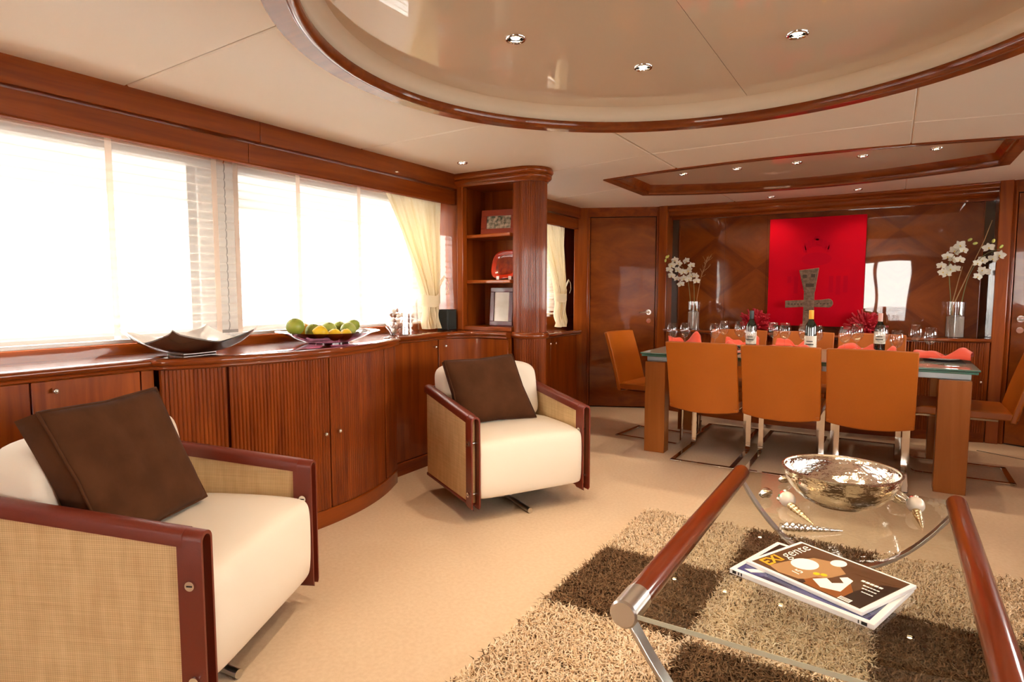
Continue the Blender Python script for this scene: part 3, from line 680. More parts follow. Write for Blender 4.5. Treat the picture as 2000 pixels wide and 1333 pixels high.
def sq(u, s, e=3.2): a = 2*PI*u; c_, s_ = math.cos(a), math.sin(a); r = s/(abs(c_)**e+abs(s_)**e)**(1/e); return r*c_, r*s_
g = G(); lv = [(.118, 0), (.118, -.006), (.10, -.010), (.085, .004), (.06, .008), (.0, .008)]
def plf(u, v):
    i = min(int(v*5+1e-6), 5); r, dz = lv[i]; a, b = sq(u, r); return (a+.25*b*.4, -dz*-1, b*.92+.118)
g.grid(plf, 40, 5, cu=True)
pm_ = rot_m(rx=-.25, ry=-.06)
g.m = [0 if k < 40*3 else 1 for k in range(len(g.f))]
build('dish', g, [m_plate, m_plate2], pl, M=T(0, 0, .004) @ pm_, local=True, smooth=60)
g = G()
for s_ in (-1, 1): g.box(s_*.05-.012, s_*.05+.012, -.028, -.018, 0, .03).box(s_*.05-.012, s_*.05+.012, -.028, .06, 0, .006)
build('stand', g, pm('clear_stand', (.75, .62, .55), .15, coat=.6), pl, local=True, bevel=.002)

# ------------------------------------------------------------------ curtains
def curtain(label, mirror_x, X, zt, zb, top, tie, bot, ztie, nf):
    t = thing('curtain', label, 'curtain', (X, (top[0]+top[1])/2, zt))
    def edge(z):
        if z > ztie: k = (z-ztie)/(zt-ztie); kk = k**1.15; return tie[0]+(top[0]-tie[0])*kk, tie[1]+(top[1]-tie[1])*k**.6
        k = (ztie-z)/(ztie-zb); return tie[0]+(bot[0]-tie[0])*k, tie[1]+(bot[1]-tie[1])*k
    def fn(u, v):
        z = zt+(zb-zt)*v; a, b = edge(z); gth = (b-a)/(top[1]-top[0]); amp = .010+.028*(1-gth)
        if v < .04: amp *= .5
        y = a+(b-a)*u; ph = u*2*PI*nf
        x = X+amp*math.sin(ph+.6*math.sin(3*u+2*v))+.006*math.sin(ph*2.3+4*v)
        if z < ztie: x += .02*math.sin(u*9+3*(ztie-z)*8)*((ztie-z)/(ztie-zb))
        return (x, y+.004*math.sin(ph*1.7), z)
    build('drape', G().grid(fn, 110, 60), m_curt, t, smooth=180, recalc=False)
    def tb(u, v):
        a, b = tie; w = 2*PI*u; z = ztie+.035-.085*v
        return (X+.052*math.cos(w), (a+b)/2+((b-a)/2+.014)*math.sin(w)+.0, z+.05*max(0, math.sin(w))*(1-.3*v)-.012*math.cos(w))
    build('tieback', G().grid(tb, 36, 5, cu=True), m_curt, t, smooth=180, recalc=False)
    build('tie_strap', G().grid(lambda u, v: (X-.01+.02*u, tie[1]-.01+u*(.085), ztie+.06+.12*u**.8-.065*v*(1-.55*u)), 8, 3), m_curt, t, smooth=180, recalc=False)
    build('cord_loop', G().tube([(X+.015, tie[1]+.07, ztie+.17), (X+.02, tie[1]+.105, ztie+.13), (X+.02, tie[1]+.11, ztie+.07), (X+.015, tie[1]+.09, ztie+.03)], .0022, 6), m_curt, t)
    return t
curtain('ivory curtain tied back beside the bookcase, in front of the long window', 0, -2.885, 1.885, .945, (3.06, 3.655), (3.445, 3.60), (3.455, 3.60), 1.165, 9)
curtain('ivory curtain tied back at the forward window beyond the column', 0, -2.86, 1.865, .86, (5.10, 5.63), (5.47, 5.64), (5.47, 5.63), 1.17, 8)

# ------------------------------------------------------------------ things on the port counter
ZK = .93
t = thing('tray', 'large four-cornered winged tray, pale inside and dark outside, on the counter', 'tray', (-2.765, 1.63, ZK), math.radians(4))
def trf(off):
    def fn(u, v):
        a, b = 2*u-1, 2*v-1; r = max(abs(a), abs(b)); k = max(0, (max(r, math.hypot(a, b)*.75)-.25))/.81
        z = .012+.062*k**1.5+.055*k*(abs(a*b))**1.3
        return (a*.20*(1-.04*abs(b)), b*.225*(1-.04*abs(a)), z+off)
    return fn
build('outer_shell', G().grid(trf(-.006), 28, 28), m_trayo, t, local=True, smooth=180)
build('inner_shell', G().grid(trf(0), 28, 28), m_trayi, t, local=True, smooth=180, recalc=False)
build('foot', G().box(-.06, .06, -.085, .085, 0, .012), m_trayo, t, local=True, bevel=.004)
fb = thing('fruit_bowl', 'wide plum glass bowl holding citrus fruit, on the bowed countertop', 'bowl', (-2.70, 2.39, ZK))
def lathe_obj(name, prof, mat, parent, n=32, thick=None, **k):
    if thick:
        inn = [(max(r-thick, .0005), z+(thick if i == 0 else 0)) for i, (r, z) in enumerate(prof)]
        prof = prof+inn[::-1]
    return build(name, G().lathe(prof, n), mat, parent, local=True, smooth=60, **k)
lathe_obj('bowl', [(.001, .004), (.10, .004), (.135, .010), (.20, .036), (.245, .058), (.285, .068)], m_purple, fb, 48, .005)
lathe_obj('base_ring', [(.08, 0), (.11, 0), (.11, .006), (.08, .006)], m_purple, fb, 32)
fr = [(-2.72, 2.18, .048, 'lime', 'big green citrus at the left end of the fruit bowl'), (-2.79, 2.29, .044, 'orange', 'orange at the back of the fruit bowl'), (-2.72, 2.30, .044, 'lime', 'green citrus in the middle left of the pile'),
      (-2.61, 2.255, .036, 'lemon', 'yellow lemon at the front left of the fruit bowl'), (-2.60, 2.345, .035, 'lemon', 'yellow lemon at the front middle of the fruit bowl'), (-2.61, 2.435, .034, 'lemon', 'yellow lemon at the front right of the fruit bowl'),
      (-2.71, 2.40, .046, 'pale', 'pale green citrus with a stem scar, middle of the pile'), (-2.80, 2.46, .038, 'lime', 'small dark green citrus at the back of the pile'), (-2.68, 2.52, .044, 'pale', 'pale green citrus at the front right of the pile'),
      (-2.72, 2.60, .036, 'lime', 'green citrus at the right end of the fruit bowl'), (-2.79, 2.555, .034, 'pale', 'pale green citrus at the back right of the fruit bowl')]
for x, y, r, kd, lab in fr:
    dist = math.hypot(x+2.70, y-2.39); zf = .009+max(0, (dist-.10))*.36
    zc = ZK+zf+r+.004+(.012 if kd in ('lime', 'pale') and dist < .12 else 0)
    g = G().ball((0, 0, 0), (r, r*1.05, r*.96), 18, 12)
    if kd == 'lemon': g = G().lathe([(.0, -r*1.25), (r*.18, -r*1.18), (r*.45, -r*.95), (r*.85, -r*.5), (r, 0), (r*.85, r*.5), (r*.45, r*.95), (r*.2, r*1.15), (0, r*1.3)], 18).xf(rot_m(rx=1.4, rz=random.uniform(-1, 1)))
    nm = {'lime': 'lime', 'orange': 'orange', 'lemon': 'lemon', 'pale': 'green_apple'}[kd] if kd != 'pale' else 'grapefruit'
    o = build(nm, g, {'lime': m_lime, 'orange': m_orng, 'lemon': m_lemon, 'pale': m_lime2}[kd], smooth=180)
    o.location = (x, y, zc); tag(o, lab, 'fruit', 'fruit in the plum glass bowl')
    s_ = build('stem_scar', G().ball((0, 0, 0), (r*.14, r*.14, r*.06), 8, 4), m_stem, o, local=True); s_.location = (r*.35, -r*.2, r*.86) if kd != 'lemon' else (0, 0, r*.97)
jr = thing('glass_jar', 'slant-topped clear glass jar filled with shells, on the counter by the curtain', 'jar', (-2.80, 3.115, ZK))
def jf(off):
    def fn(u, v):
        a = 2*PI*u; r = .125-.012*v-off; top = .16+.075*math.sin(a)+.02
        return (r*.85*math.cos(a), r*math.sin(a), .006+top*v)
    return fn
g = G().grid(jf(0), 40, 8, cu=True); g.grid(jf(.005), 40, 8, cu=True); g.lathe([(.0, 0), (.105, 0), (.105, .008), (0, .008)], 40)
build('vessel', g, m_glass, jr, local=True, smooth=60)
sh = []
for k in range(46):
    for _ in range(40):
        a = random.uniform(0, 2*PI); r = .085*math.sqrt(random.random()); p = Vector((r*.8*math.cos(a), r*math.sin(a), .026+.034*(k//11)+random.uniform(-.005, .005)))
        if all((p-q).length > .027 for q in sh): break
    sh.append(p)
    rr = random.uniform(.014, .021)
    g = G().ball((0, 0, 0), (rr, rr*.8, rr*.7), 9, 6)
    for i in range(len(g.v)):
        x, y, z = g.v[i]; g.v[i] = (x*(1.25 if x > 0 else .8), y*(1-.35*(x/rr)), z*(1-.35*(x/rr)))
    br = random.random() < .48
    o = build('seashell', g, m_shellb if br else m_shellw, smooth=180); o.location = Vector((-2.80, 3.115, ZK))+p; o.rotation_euler = [random.uniform(0, 6) for _ in range(3)]
    tag(o, 'small brown seashell inside the slant-topped glass jar' if br else 'small white seashell inside the slant-topped glass jar', 'shell', 'brown shells in the glass jar' if br else 'white shells in the glass jar')
sp = thing('speaker', 'small black cube loudspeaker behind the curtain hem on the counter', 'speaker', (-2.838, 3.655, ZK))
build('cabinet', G().box(-.05, .05, -.055, .055, 0, .155), m_black, sp, local=True, bevel=.005)
build('grille', G().box(.046, .053, -.047, .047, .008, .147).box(-.045, .045, -.059, -.052, .008, .147), pm('speaker_cloth', (.02, .022, .02), .9, bump=.6, bs=400.), sp, local=True, bevel=.003)

# ------------------------------------------------------------------ armchairs (local: x forward, y to its left)
def rounded(pts, n=0): return pts
def armchair(label, loc, rz, arms):
    t = thing('armchair', label, 'armchair', loc, rz)
    for s in (-1, 1):
        yo = s*.345
        side = [(-.33, .112), (.292, .112), (.292, .560), (-.33, .632)]
        build('raffia_side', G().prism(side, yo-.017, yo+.017, ax='y'), m_raffia, t, local=True, bevel=.002)
        # leather binding along the top: a long roll wrapped over the edge
        tp = [(-.345, yo, .640), (-.30, yo, .636), (0, yo, .601), (.285, yo, .568)]
        g = G()
        n = 14; prof = [(-.026, -.030), (-.027, 0)]+[(.027*math.cos(PI-PI*i/8), .016*math.sin(PI*i/8)+.0) for i in range(1, 8)]+[(.027, 0), (.026, -.030)]
        vs = []
        for x, y, z in tp: vs += [(x, y+a, z+b) for a, b in prof]
        k = len(prof); g.add(vs, [(i*k+j, (i+1)*k+j, (i+1)*k+(j+1) % k, i*k+(j+1) % k) for i in range(3) for j in range(k)]+[tuple(range(k)), tuple(3*k+j for j in range(k))[::-1]])
        build('leather_rail', g, m_leath, t, local=True, smooth=60)
        build('bottom_binding', G().prism([(-.335, .100), (.29, .100), (.29, .118), (-.335, .118)], yo-.022, yo+.022, ax='y'), m_leath, t, local=True, bevel=.005)
        # doubled leather strap at the front, folded over the top
        lo = [(.27, .092), (.335, .088), (.335, .560), (.27, .575)]
        g = G(); o_ = yo+.020; i_ = yo-.020
        fold = [(o_-.004, .088), (o_+.006, .10)]+[(yo+.026*math.cos(a), .560+.026*math.sin(a)) for a in np.linspace(0, PI, 10)]+[(i_-.006, .10), (i_+.004, .088)]
        inn = [(y, z) for y, z in [(o_-.002, .09), (o_-.0015, .12)]+[(yo+.018*math.cos(a), .558+.018*math.sin(a)) for a in np.linspace(0, PI, 10)]+[(i_+.0015, .12), (i_+.002, .09)]]
        poly = fold+inn[::-1]
        n = len(fold); vs = [(x, y, z-(x-.27)*.12*(1 if z > .5 else 0)) for x in (.268, .338) for y, z in poly]; k = len(poly); fs = []
        for j in range(n-1): fs += [(j, j+1, k-2-j, k-1-j), (k+j, k+k-1-j, k+k-2-j, k+j+1)]
        for j in range(k): fs.append((j, k+j, k+(j+1) % k, (j+1) % k))
        g.add(vs, fs); build('leather_strap', g, m_leath, t, local=True, smooth=50, bevel=.0015)
        for zb in (.435, .165):
            g = G()
            g.tube([(.305, yo+.024, zb), (.305, yo+.034, zb)], .0135, 20).tube([(.305, yo-.024, zb), (.305, yo-.034, zb)], .0135, 20).tube([(.305, yo-.03, zb), (.305, yo+.03, zb)], .006, 10)
            b_ = build('bolt', g, m_chrome, t, local=True, smooth=50)
            build('bolt_slot', G().box(.297, .313, yo+.0335, yo+.0346, zb-.002, zb+.002).box(.297, .313, yo-.0346, yo-.0335, zb-.002, zb+.002), m_dark, b_, local=True)
    build('raffia_back', G().box(-.352, -.325, -.345, .345, .112, .625), m_raffia, t, local=True, bevel=.004)
    build('back_binding', G().box(-.362, -.318, -.365, .365, .618, .645), m_leath, t, local=True, bevel=.008)
    # seat block: rounded, its nose curling down to a cut-back underside
    prof = [(-.30, .15), (.20, .140), (.295, .126), (.328, .134), (.338, .16), (.342, .24), (.343, .35), (.340, .405), (.328, .430), (.300, .441), (.20, .450), (.0, .454), (-.30, .450)]
    g = G(); n = len(prof); ys = [-.322, -.318, -.30, -.15, 0, .15, .30, .318, .322]
    vs = []
    cx, cz = .0, .29
    for y in ys:
        e = abs(y)/.322; k = 1-.045*max(0, (e-.95)/.05) if e > .95 else 1.; cr = .010*(1-(y/.322)**2)
        for x, z in prof: vs.append((cx+(x-cx)*k, y, cz+(z-cz)*k+(cr if z > .4 else 0)))
    g.add(vs, [(i*n+j, i*n+(j+1) % n, (i+1)*n+(j+1) % n, (i+1)*n+j) for i in range(len(ys)-1) for j in range(n)]+[tuple(range(n))[::-1], tuple((len(ys)-1)*n+j for j in range(n))])
    build('seat_cushion', g, m_cream, t, local=True, smooth=180, sub=2)
    def bfn(u, v):
        a = 2*PI*u; e = 7.
        c_, s_ = math.cos(a), math.sin(a); r = 1/(abs(c_)**e+abs(s_)**e)**(1/e); k = [0, .90, .985, 1, 1, .985, .90, 0][min(7, int(v*7+1e-6))]
        d = [-.09, -.09, -.075, -.03, .03, .075, .09, .09][min(7, int(v*7+1e-6))]
        y = .322*r*c_*k; zz = .175*r*s_*k
        return (-.235+d-.20*zz*1.0, y, .605+zz)
    build('back_cushion', G().grid(bfn, 44, 7, cu=True), m_cream, t, local=True, smooth=180, sub=1)
    build('under_frame', G().box(-.30, .24, -.31, .31, .118, .15), m_dark, t, local=True)
    build('swivel_post', G().lathe([(.045, .03), (.045, .045), (.03, .05), (.03, .12)], 20), m_steel, t, local=True)
    for a in arms:
        a = math.radians(a); c_, s_ = math.cos(a), math.sin(a)
        build('foot_bar', G().tube([(0, 0, .017), (.27*c_, .27*s_, .016), (.30*c_, .30*s_, .016)], .0145, 14), m_steel, t, local=True, smooth=50)
    return t
def pillow(label, M, TL, TR, BR, BL, th, puff=.35, edge=.32):
    # soft square cushion between four corners (armchair frame), bulging both ways with a piped seam
    TL, TR, BR, BL = map(Vector, (TL, TR, BR, BL)); nrm = (TR-TL).cross(BL-TL).normalized()
    if nrm.x < 0: nrm = -nrm
    cen = (TL+TR+BR+BL)/4
    def q(u, v):
        p = TL.lerp(TR, u).lerp(BL.lerp(BR, u), v)
        e = (1-abs(2*u-1)**3)*(1-abs(2*v-1)**3); s_ = .028*(1-(2*u-1)**2)*0
        return p, max(0., e)
    t = thing('cushion', label, 'cushion', tuple(M @ BL))
    g = G(); n = 22
    def face(sg):
        def fn(u, v):
            p, e = q(u, v); wr = .004*math.sin(17*u+9*v)*math.sin(13*v-5*u)*e
            pin = ((cen-p)*(.05*(1-abs(2*u-1))*abs(2*v-1)**2+.05*(1-abs(2*v-1))*abs(2*u-1)**2))
            return tuple(p+pin+nrm*sg*(th*edge+th*(.62-edge)*e**puff+wr))
        return fn
    g.grid(face(1), n, n); g.grid(face(-1), n, n)
    k = (n+1)*(n+1); bd = [i for i in range(n)]+[n+(n+1)*j for j in range(n)]+[k-1-i for i in range(n)]+[(n+1)*(n-j) for j in range(n)]
    for i in range(len(bd)):
        a, b = bd[i], bd[(i+1) % len(bd)]; g.f.append([a, b, b+k, a+k]); g.m.append(0)
    build('cover', g, m_brown, t, M=M, smooth=60)
    P = [Vector(g.v[i]) for i in bd]
    build('piping', G().tube(P, .0045, 6, closed=True), m_brown, t, smooth=60)
    return t
ch2 = armchair('cream and raffia armchair in the middle, beside the bow-fronted cabinet', (-1.903, 2.995, 0), math.radians(-30), (0, 112, 235))
M2 = T(-1.903, 2.995, 0) @ rot_m(rz=math.radians(-30))
pillow('brown square cushion on the middle armchair', M2, (-.155, -.325, .812), (-.165, .125, .828), (-.02, .215, .455), (-.025, -.285, .460), .125, .5, .16)
ch1 = armchair('cream and raffia armchair in the foreground, cut by the left edge', (-2.0, 1.088, 0), math.radians(26.3), (-22, 98, 218))
M1 = T(-2.0, 1.088, 0) @ rot_m(rz=math.radians(26.3))
pillow('large brown boxy cushion on the foreground armchair', M1, (-.19, -.325, .872), (-.185, .155, .866), (-.04, .20, .462), (-.035, -.275, .458), .12)

# ------------------------------------------------------------------ rug
rug = thing('shag_rug', 'brown and beige chequered shag rug under the coffee table', 'rug', (-.3, 2.0, 0))
RX0, RX1, RY0, RY1 = -1.10, 1.08, .80, 3.20
bz = .008
build('backing', G().box(RX0+.01, RX1-.01, RY0+.01, RY1-.01, .0, bz), pm('rug_backing', (.12, .085, .06), .95), rug)
def cell(x, y):
    i = np.floor((x-RX0)/.548).astype(int); j = np.floor((RY1-y)/.595).astype(int)
    return (i+j) % 2
def pile(n, x0, x1, y0, y1, ln, w):
    x = rng.uniform(x0, x1, n); y = rng.uniform(y0, y1, n); a = rng.uniform(0, 2*PI, n); L = ln*rng.uniform(.7, 1.25, n); b = a+rng.uniform(-.9, .9, n)
    le = rng.uniform(.5, 1.1, n); z0 = bz
    jx = x+rng.normal(0, .006, n); jy = y+rng.normal(0, .006, n)
    c = cell(jx, jy)
    dx, dy = np.cos(a), np.sin(a); ex, ey = np.cos(b), np.sin(b)
    P = [np.stack([x, y, np.full(n, z0)], 1), np.stack([x+dx*L*.30*le, y+dy*L*.30*le, z0+L*.55], 1), np.stack([x+(dx*.30+ex*.55)*L*le, y+(dy*.30+ey*.55)*L*le, z0+L*(.80-.25*le)], 1)]
    wv_ = np.stack([-dy, dx, np.zeros(n)], 1)*w
    V = np.concatenate([np.stack([P[0]-wv_, P[0]+wv_, P[1]-wv_, P[1]+wv_, P[2]], 1)], 0).reshape(-1, 3)
    k = np.arange(n)[:, None]*5
    return V, k, c
def make_pile(name, specs):
    Vs = []; Q = []; Tt = []; mq = []; mt = []; off = 0
    for sp_ in specs:
        V, k, c = pile(*sp_); sh_ = c*3+rng.integers(0, 3, len(c)); Vs.append(V)
        Q.append(k+off+np.array([[0, 1, 3, 2]])); Tt.append(k+off+np.array([[2, 3, 4]])); mq.append(sh_); mt.append(sh_); off += len(V)
    V = np.concatenate(Vs); Q = np.concatenate(Q); Tt = np.concatenate(Tt); mi = np.concatenate(mq+mt)
    me = bpy.data.meshes.new(name); me.vertices.add(len(V)); me.vertices.foreach_set('co', V.ravel())
    nl = Q.size+Tt.size; me.loops.add(nl); me.loops.foreach_set('vertex_index', np.concatenate([Q.ravel(), Tt.ravel()]))
    me.polygons.add(len(Q)+len(Tt)); ls = np.concatenate([np.arange(len(Q))*4, len(Q)*4+np.arange(len(Tt))*3])
    me.polygons.foreach_set('loop_start', ls); me.polygons.foreach_set('material_index', mi); me.update(calc_edges=True); me.validate()
    for i, cc in enumerate([(.76, .57, .37), (.86, .67, .47), (.90, .75, .58), (.13, .068, .034), (.19, .105, .055), (.25, .15, .082)]):
        me.materials.append(pm('rug_yarn_%s_%d' % ('beige' if i < 3 else 'brown', i % 3+1), cc, .85, spec=.15))
    me.shade_smooth()
    o = bpy.data.objects.new(name, me); C.objects.link(o); o.parent = rug; o.matrix_parent_inverse = world_m(rug).inverted(); o['kind'] = 'stuff'
    return o
make_pile('pile', [(46000, RX0, .55, 1.2, 2.3, .040, .0024), (52000, RX0, .95, 2.2, RY1, .034, .0021), (8000, .5, RX1, 1.2, 2.3, .04, .003), (8000, RX0, RX1, RY0, 1.25, .04, .003)])

tag(build('trim_10', G().prism([(.603, 5.80), (1.30, 5.43), (1.303, 5.436), (.606, 5.806)], 0, .003), m_gap), 'thin dark floor hatch joint in the carpet near the right end of the sideboard', 'trim', kind='structure')
# ------------------------------------------------------------------ coffee table
tb = thing('coffee_table', 'glass coffee table with two round cherry rails and bowed steel ends', 'coffee table', (-.135, 1.96, 0))
for x in (-.497, .225):
    n = 'rail'
    r_ = build('rail', G().tube([(x, 1.385, .474), (x, 2.60, .474), (x, 2.612, .474), (x, 2.618, .474)], [.0325, .0325, .029, .02], 28), wrail, tb, smooth=40)
    build('steel_cap', G().tube([(x, 1.288, .474), (x, 1.293, .474), (x, 1.388, .474)], [.029, .0335, .0335], 32), m_steel, tb, smooth=40)
build('glass_top', G().box(-.470, .198, 1.295, 2.615, .470, .482), m_tglass, tb, bevel=.0015)
build('glass_edge_glint', G().box(-.470, .198, 1.2935, 1.2952, .4705, .4815), m_edge, tb)
for y in (1.325, 2.585):
    pts = []
    for i in range(33):
        u = -1+2*i/32; pts.append((-.136+u*.352, .172+.272*abs(u)**2.1))
    build('bowed_leg', G().strip(pts, .010, y-.019, y+.019), m_steel, tb, bevel=.002, smooth=40)
    build('foot', G().lathe([(.055, .0), (.055, .008), (.018, .014), (.016, .172)], 24, (-.136, y, .012)), m_steel, tb, smooth=50)
# silver bowl
sb_ = thing('silver_bowl', 'wide hammered silver bowl on the glass coffee table', 'bowl', (-.125, 2.37, .4825))
prof = [(.001, .004), (.072, .0), (.095, .004), (.135, .028), (.165, .062), (.180, .098), (.184, .121)]
g = G().lathe(prof+[(.186, .124), (.181, .124)]+[(r-.004, z+.004) for r, z in prof[::-1][1:]], 72)
build('vessel', g, m_silver, sb_, local=True, smooth=80)
build('rim', G().lathe([(.180, .119), (.187, .119), (.188, .125), (.180, .126)], 72, closed=True), m_silver2, sb_, local=True, smooth=60)
# ornamental shells
ZT = .4825
def horn(label, p, q, r0, ribs_, ball=None, mat=None, name='ornament', cat='ornament'):
    p = Vector((p[0], p[1], 0)); q = Vector((q[0], q[1], 0)); L = (q-p).length; ang = math.atan2(q.y-p.y, q.x-p.x)
    t = thing(name, label, cat, (p.x, p.y, ZT), ang)
    pr_ = []; n = ribs_*4
    for i in range(n+1):
        u = i/n; r = r0*(1-u)**.8*(.9+.0*u)+.0015
        if u < .15: r *= .55+3*u
        pr_.append((max(.0012, r*(1+.16*math.cos(2*PI*u*ribs_))), u*L))
    g = G().lathe(pr_, 18).xf(T(0, 0, r0*1.02) @ rot_m(ry=PI/2+.0) ) 
    g.xf(rot_m(ry=r0*.75/L))
    g.v = [(x, y, max(.0005, z)) for x, y, z in g.v]
    build('spire', g, mat or m_silver2, t, local=True, smooth=70)
    if ball:
        g = G().ball((-.006, 0, ball), (ball*1.12, ball, ball), 20, 14)
        build('white_shell', g, m_shellw, t, local=True, smooth=180)
        for k in range(9):
            a = 2*PI*k/9
            build('bead', G().ball((-ball*.95+.006*math.sin(3*a), ball*.72*math.cos(a), ball*(1.0+.72*math.sin(a)) if ball*(1+.72*math.sin(a)) > .006 else .0075), .0078, 8, 6), [m_beadr, m_beadg, m_silver2][k % 3], t, local=True, smooth=180)
    return t
horn('white shell with beads and a gilt spire, left of the silver bowl', (-.272, 2.235), (-.178, 2.095), .014, 9, .026, m_gold)
horn('white shell with beads and a gilt spire, right of the silver bowl', (.098, 2.395), (.112, 2.235), .014, 9, .027, m_gold)
horn('long ribbed silver spindle shell lying before the silver bowl', (-.262, 1.99), (-.098, 2.085), .0165, 10, None, m_silver2)
def conch(label, p, rz, s):
    t = thing('ornament', label, 'ornament', (p[0], p[1], ZT), rz)
    def fn(u, v):
        a = 2*PI*u; r = s*(math.sin(PI*min(1, v*.92+.06))**.7)*(1+.12*math.cos(5*a)); return (-s*1.7+3.2*s*v, r*.8*math.cos(a), max(.0005, s*.8+r*.8*math.sin(a)))
    build('body', G().grid(fn, 30, 12, cu=True), m_silver2, t, local=True, smooth=180)
    build('lip', G().tube([(-s*1.2, -.3*s, s*1.5), (-.2*s, -.75*s, s*1.1), (.8*s, -.6*s, s*.7)], [.1*s, .2*s, .06*s], 8), m_gold, t, local=True, smooth=180)
    return t
conch('small silver sea shell at the left edge of the glass tabletop', (-.352, 2.30), 1.2, .022)
conch('silver conch right behind the silver bowl, near the right rail', (.052, 2.475), -.8, .027)
conch('small gilt sea shell behind the silver bowl on the left', (-.318, 2.52), .8, .018)
# magazines
def magazine(name, label, P, z, th, cover):
    # P: corners spine-top, head-top.. as (near-left, far-left, far-right, near-right)
    A, B, Cc, D = [Vector((p[0], p[1], 0)) for p in P]
    t = thing(name, label, 'magazine', (A.x, A.y, z))
    build('pages', G().prism([tuple(p.xy) for p in (A, D, Cc, B)], z, z+th), m_mag_w, t, bevel=.0015)
    def pt(u, v, h=0): q = A.lerp(D, u).lerp(B.lerp(Cc, u), v); return (q.x, q.y, z+th+h)
    def poly(nm, pts, m, h=.0004):
        n = len(pts); g = G(); vs = [pt(u, v, h) for u, v in pts]+[pt(u, v, 0) for u, v in pts]
        g.add(vs, [tuple(range(n))]+[(i, n+i, n+(i+1) % n, (i+1) % n) for i in range(n)]); return build(nm, g, m, t, smooth=None)
    return t, pt, poly, (A, B, Cc, D)
mg2, pt2, poly2, _ = magazine('magazine', 'lower white magazine with a blue cover picture, under the brown one on the glass table', [(-.332, 1.622), (-.252, 1.872), (.078, 1.752), (-.002, 1.502)], ZT, .0125, None)
poly2('cover_picture', [(.04, .05), (.96, .05), (.96, .94), (.04, .94)], m_mag_bl)
poly2('cover_band', [(.04, .66), (.40, .66), (.40, .94), (.04, .94)], m_mag_d, .0007)
poly2('cover_streak', [(.08, .10), (.22, .28), (.25, .24), (.14, .08)], m_ink_w, .0007)
A, B, Cc, D = _
def spine(u0, u1, z0, z1, m):
    d = (D-A).normalized(); n_ = Vector((d.y, -d.x, 0)); L = (D-A).length
    p = A+d*L*u0; q = A+d*L*u1
    g = G(); o1 = n_*.0006
    g.add([tuple(p+o1+Vector((0, 0, z0))), tuple(q+o1+Vector((0, 0, z0))), tuple(q+o1+Vector((0, 0, z1))), tuple(p+o1+Vector((0, 0, z1))), tuple(p-o1+Vector((0, 0, z0))), tuple(q-o1+Vector((0, 0, z0))), tuple(q-o1+Vector((0, 0, z1))), tuple(p-o1+Vector((0, 0, z1)))],
          [(0, 1, 2, 3), (4, 7, 6, 5), (0, 4, 5, 1), (3, 2, 6, 7), (0, 3, 7, 4), (1, 5, 6, 2)])
    build('spine_print', g, m, mg2, smooth=None)
for u0, u1 in ((.025, .055), (.07, .08), (.093, .103), (.925, .96), (.905, .912)): spine(u0, u1, ZT+.003, ZT+.0105, m_ink_k)
z1 = ZT+.0125
mg1, pt1, poly1, (A, B, Cc, D) = magazine('magazine', 'brown covered magazine with a large white and yellow title, on top at the glass table', [(-.300, 1.668), (-.192, 1.882), (.082, 1.742), (-.026, 1.528)], z1+.0005, .010, None)
poly1('cover_picture', [(.035, .04), (.965, .04), (.965, .96), (.035, .96)], m_mag_b)
poly1('cover_tan_area', [(.16, .12), (.20, .40), (.28, .70), (.44, .80), (.60, .62), (.56, .30), (.44, .10), (.28, .06)], m_mag_t, .0006)
poly1('cover_table', [(.46, .06), (.50, .30), (.72, .44), (.80, .30), (.80, .06)], m_mag_o, .0007)
poly1('cover_corner', [(.80, .05), (.80, .34), (.86, .70), (.96, .78), (.96, .05)], m_mag_d, .0007)
poly1('cover_corner_top', [(.62, .70), (.70, .95), (.96, .95), (.96, .80)], m_mag_b, .0008)
def disc(u, v, ru, rv, m, h=.0009): poly1('cover_lamp', [(u+ru*math.cos(a), v+rv*math.sin(a)) for a in np.linspace(0, 2*PI, 25)[:-1]], m, h)
disc(.31, .47, .105, .155, m_ink_w); disc(.455, .80, .058, .10, m_ink_w)
poly1('cover_napkin', [(.505, .22), (.64, .56), (.70, .53), (.745, .20), (.62, .12)], m_mag_w, .001)
poly1('cover_frame', [(.56, .36), (.60, .49), (.68, .40), (.63, .30)], m_mag_b, .0012)
poly1('cover_shadow', [(.46, .04), (.455, .10), (.48, .13), (.51, .09), (.50, .04)], m_mag_d, .0012)
poly1('barcode_label', [(.785, .055), (.875, .055), (.875, .125), (.785, .125)], m_mag_w, .001)
for k in range(7): poly1('barcode_bar', [(.795+.011*k, .065), (.799+.011*k, .065), (.799+.011*k, .115), (.795+.011*k, .115)], m_ink_k, .0013)
for u, v in ((.47, .36), (.515, .40)): poly1('cover_pear', [(u+.026*math.cos(a), v+.036*math.sin(a)) for a in np.linspace(0, 2*PI, 13)[:-1]], pm('pear_yellow', (.72, .48, .01), .4), .0012)
for k, (a, b, v) in enumerate(((.73, .90, .60), (.78, .91, .52), (.80, .915, .45), (.83, .92, .37))):
    nW = 5
    for i in range(nW):
        u0 = a+(b-a)*i/nW
        poly1('small_print', [(u0, v), (u0+(b-a)/nW*.78, v), (u0+(b-a)/nW*.78, v+(.036 if k == 0 else .018)), (u0, v+(.036 if k == 0 else .018))], m_ink_w, .001)
ux = (B-A).normalized(); vx = (A-D).normalized()          # title runs along the short side: reading direction A->B
